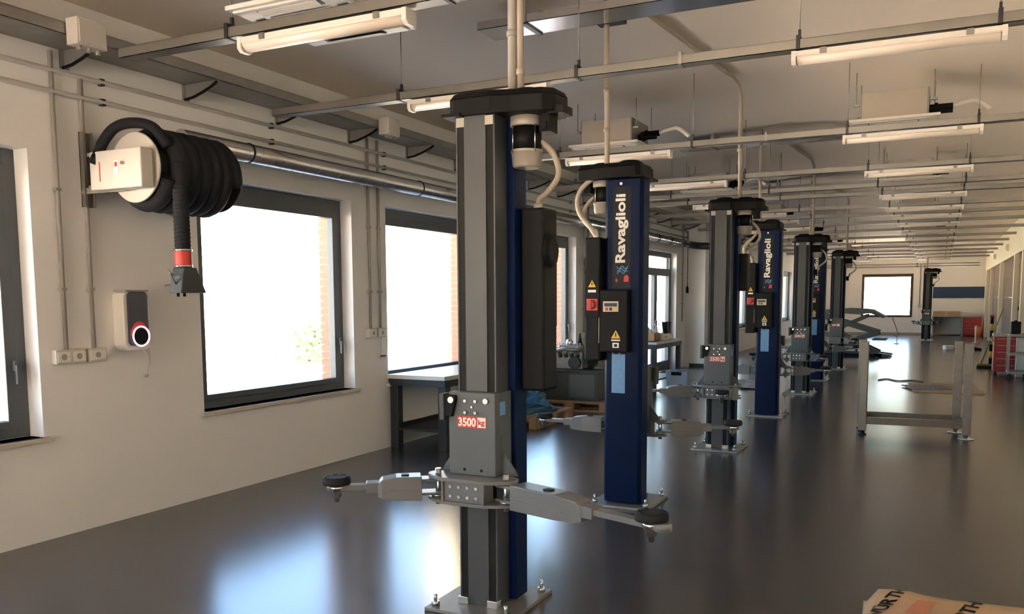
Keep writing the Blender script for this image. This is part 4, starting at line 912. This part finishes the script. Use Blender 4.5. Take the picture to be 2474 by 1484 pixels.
# scissor lift
sc = thing('scissor_lift', 'raised dark grey scissor lift standing past the seventh post', 'scissor lift', (-2.1, 26.0, 0))
for sy in (-.35,.35):
    MB().box(-.95,.72,sy-.14,sy+.14,0,.10).build('base_frame', 'bluedk', sc, bevel=.01)
    MB().prism([(-.95,1.14),(-.80,1.30),(-.2,1.34),(.25,1.32),(.42,1.30),(.78,1.10),(.70,1.07),(.38,1.20),(.10,1.17),(-.4,1.20),(-.7,1.20)], 1, sy-.15, sy+.15).build('platform', 'scissor', sc, bevel=.006)
    MB().bar((-.85,sy-.05,1.12),(.60,sy-.05,.66),.07,.13).build('scissor_arm', 'scissor', sc, bevel=.004)
    MB().bar((.60,sy+.05,.66),(-.75,sy+.05,.22),.07,.13).build('scissor_arm', 'scissor', sc, bevel=.004)
    MB().bar((.30,sy+.05,1.14),(-.60,sy+.05,.70),.06,.10).build('scissor_arm', 'scissor', sc, bevel=.004)
    MB().bar((-.60,sy-.04,.70),(.62,sy-.04,.10),.06,.12).build('scissor_arm', 'scissor', sc, bevel=.004)
    MB().cyl((-.5,sy,.72),(.0,sy,.40),.035,n=12).build('hydraulic_ram', 'chrome', sc)
    MB().prism([(.55,.0),(.95,.03),(.92,.07),(.55,.12)], 1, sy-.14, sy+.14).build('ramp', 'scissor', sc)
    MB().box(.45,.80,sy-.10,sy+.10,.46,.50).build('side_step', 'darkmetal', sc)
MB().box(-.45,.15,-.45,.45,.28,.52).build('cross_beam', 'scissor', sc, bevel=.01)
hk = thing('hook_pole', 'thin bent rod with hook standing by the end window', 'rod', (-1.3, 33, 0)); MB().tube(smooth_pts([(-.20,0,.92),(-.12,0,.70),(-.02,0,.42),(.02,0,.34),(-.04,0,.26),(-.12,0,.30)]), .014, 6).cyl((-.03,0,.0),(-.03,0,.27),.010,n=8).build('rod', 'steel', hk); MB().cyl((-.03,0,0),(-.03,0,.02),.09,n=14).build('foot', 'steel', hk)

# wall boxes far along the window wall, seen between the posts
for i, (y, z, l_) in enumerate(((23.0-.9,1.5,'dark electrical panel on the window wall beyond the pilaster'),(29.0,1.6,'dark electrical panel far along the window wall'))):
    t_ = thing('electrical_panel', l_, 'electrical panel', (XL, y, z), 0); MB().box(0,.14,-.22,.22,-.3,.3).build('housing', 'cabgrey', t_, bevel=.01); MB().box(.14,.15,-.18,.18,-.25,.25).build('door', 'scissor', t_)

# ---------------------------------------------------------------- pile of paper sacks in the foreground
def sack(label, loc, L_, W_, h_, rz, m_, seed):
    t_ = thing('paper_sack', label, 'sack', loc, rz, 'paper sacks piled in the foreground')
    rnd = random.Random(seed); nu, nv = 28, 20; mb = MB(); top = []; bot = []
    for j in range(nv+1):
        for i in range(nu+1):
            u = 2*i/nu-1; v = 2*j/nv-1
            e = max(0, (1-abs(u)**22)*(1-abs(v)**22))**.5
            w_ = .006*math.sin(9*u+3*v+seed)+.005*math.sin(13*v-5*u)+rnd.uniform(-.003,.003)
            px = L_/2*u*(1+.01*math.sin(7*v)); py = W_/2*v*(1+.015*math.sin(6*u+seed))
            mb.v.append((px, py, h_*(.5+.5*e)+w_*e))
    n_ = len(mb.v)
    for k in range(n_):
        x_, y_, z_ = mb.v[k]; mb.v.append((x_, y_, max(0, min(h_-z_, z_-.004))))
    R_ = nu+1
    for j in range(nv):
        for i in range(nu):
            q = [j*R_+i, j*R_+i+1, (j+1)*R_+i+1, (j+1)*R_+i]
            mb.f.append(q); mb.f.append([n_+k for k in q][::-1]); mb.sm += [True, True]; mb.mi += [0, 0]
    rim = [i for i in range(nu)] + [j*R_+nu for j in range(nv)] + [nv*R_+nu-i for i in range(nu)] + [(nv-j)*R_ for j in range(nv)]
    for k in range(len(rim)):
        a_, b_ = rim[k], rim[(k+1) % len(rim)]; mb.f.append([b_, a_, n_+a_, n_+b_]); mb.sm.append(False); mb.mi.append(0)
    mb.build('bag', m_, t_)
    return t_
SX, SY = .40, 2.55
names = ['bottom paper sack of the pile in the bottom right corner', 'second paper sack from the floor in the bottom right pile', 'third paper sack from the floor in the bottom right pile', 'fourth paper sack from the floor, its pale edge sticking out left', 'topmost brown paper sack with black lettering in the bottom right corner']
for k in range(5):
    off = [(0,0),(.02,-.01),(-.02,.01),(-.085,-.02),(.02,.0)][k]
    sk = sack(names[k], (SX+off[0], SY+off[1], k*.140), 1.25, .88 if k < 4 else .95, .136, [-.02,.03,.0,-.06,-.03][k], 'paper' if k != 3 else 'paperw', k+3)
bag = [c for c in sk.children if c.name.startswith('bag')][0]
for px, py in ((-.55,.275),(-.34,.28),(-.08,.28)):
    o = text('WÜRTH', .1, 'black', sk, axes((.26,.966,0),(-.966,.26,0),(0,0,1),(px,py,.20)), stretch=(.29,.052), ext=0)
    sw_ = o.modifiers.new('wrap', 'SHRINKWRAP'); sw_.target = bag; sw_.offset = .003; sw_.wrap_method = 'PROJECT'; sw_.use_project_z = True; sw_.use_negative_direction = True; sw_.use_positive_direction = False
for px in (-.46, -.23, .05):
    o = MB().prism([(px-.03,.20),(px+.03,.22),(px+.05,.36),(px-.0,.34)], 2, .18, .1802).build('printed_patch', 'brickprint', sk)
    sw_ = o.modifiers.new('wrap', 'SHRINKWRAP'); sw_.target = bag; sw_.offset = .002; sw_.wrap_method = 'PROJECT'; sw_.use_project_z = True; sw_.use_negative_direction = True; sw_.use_positive_direction = False
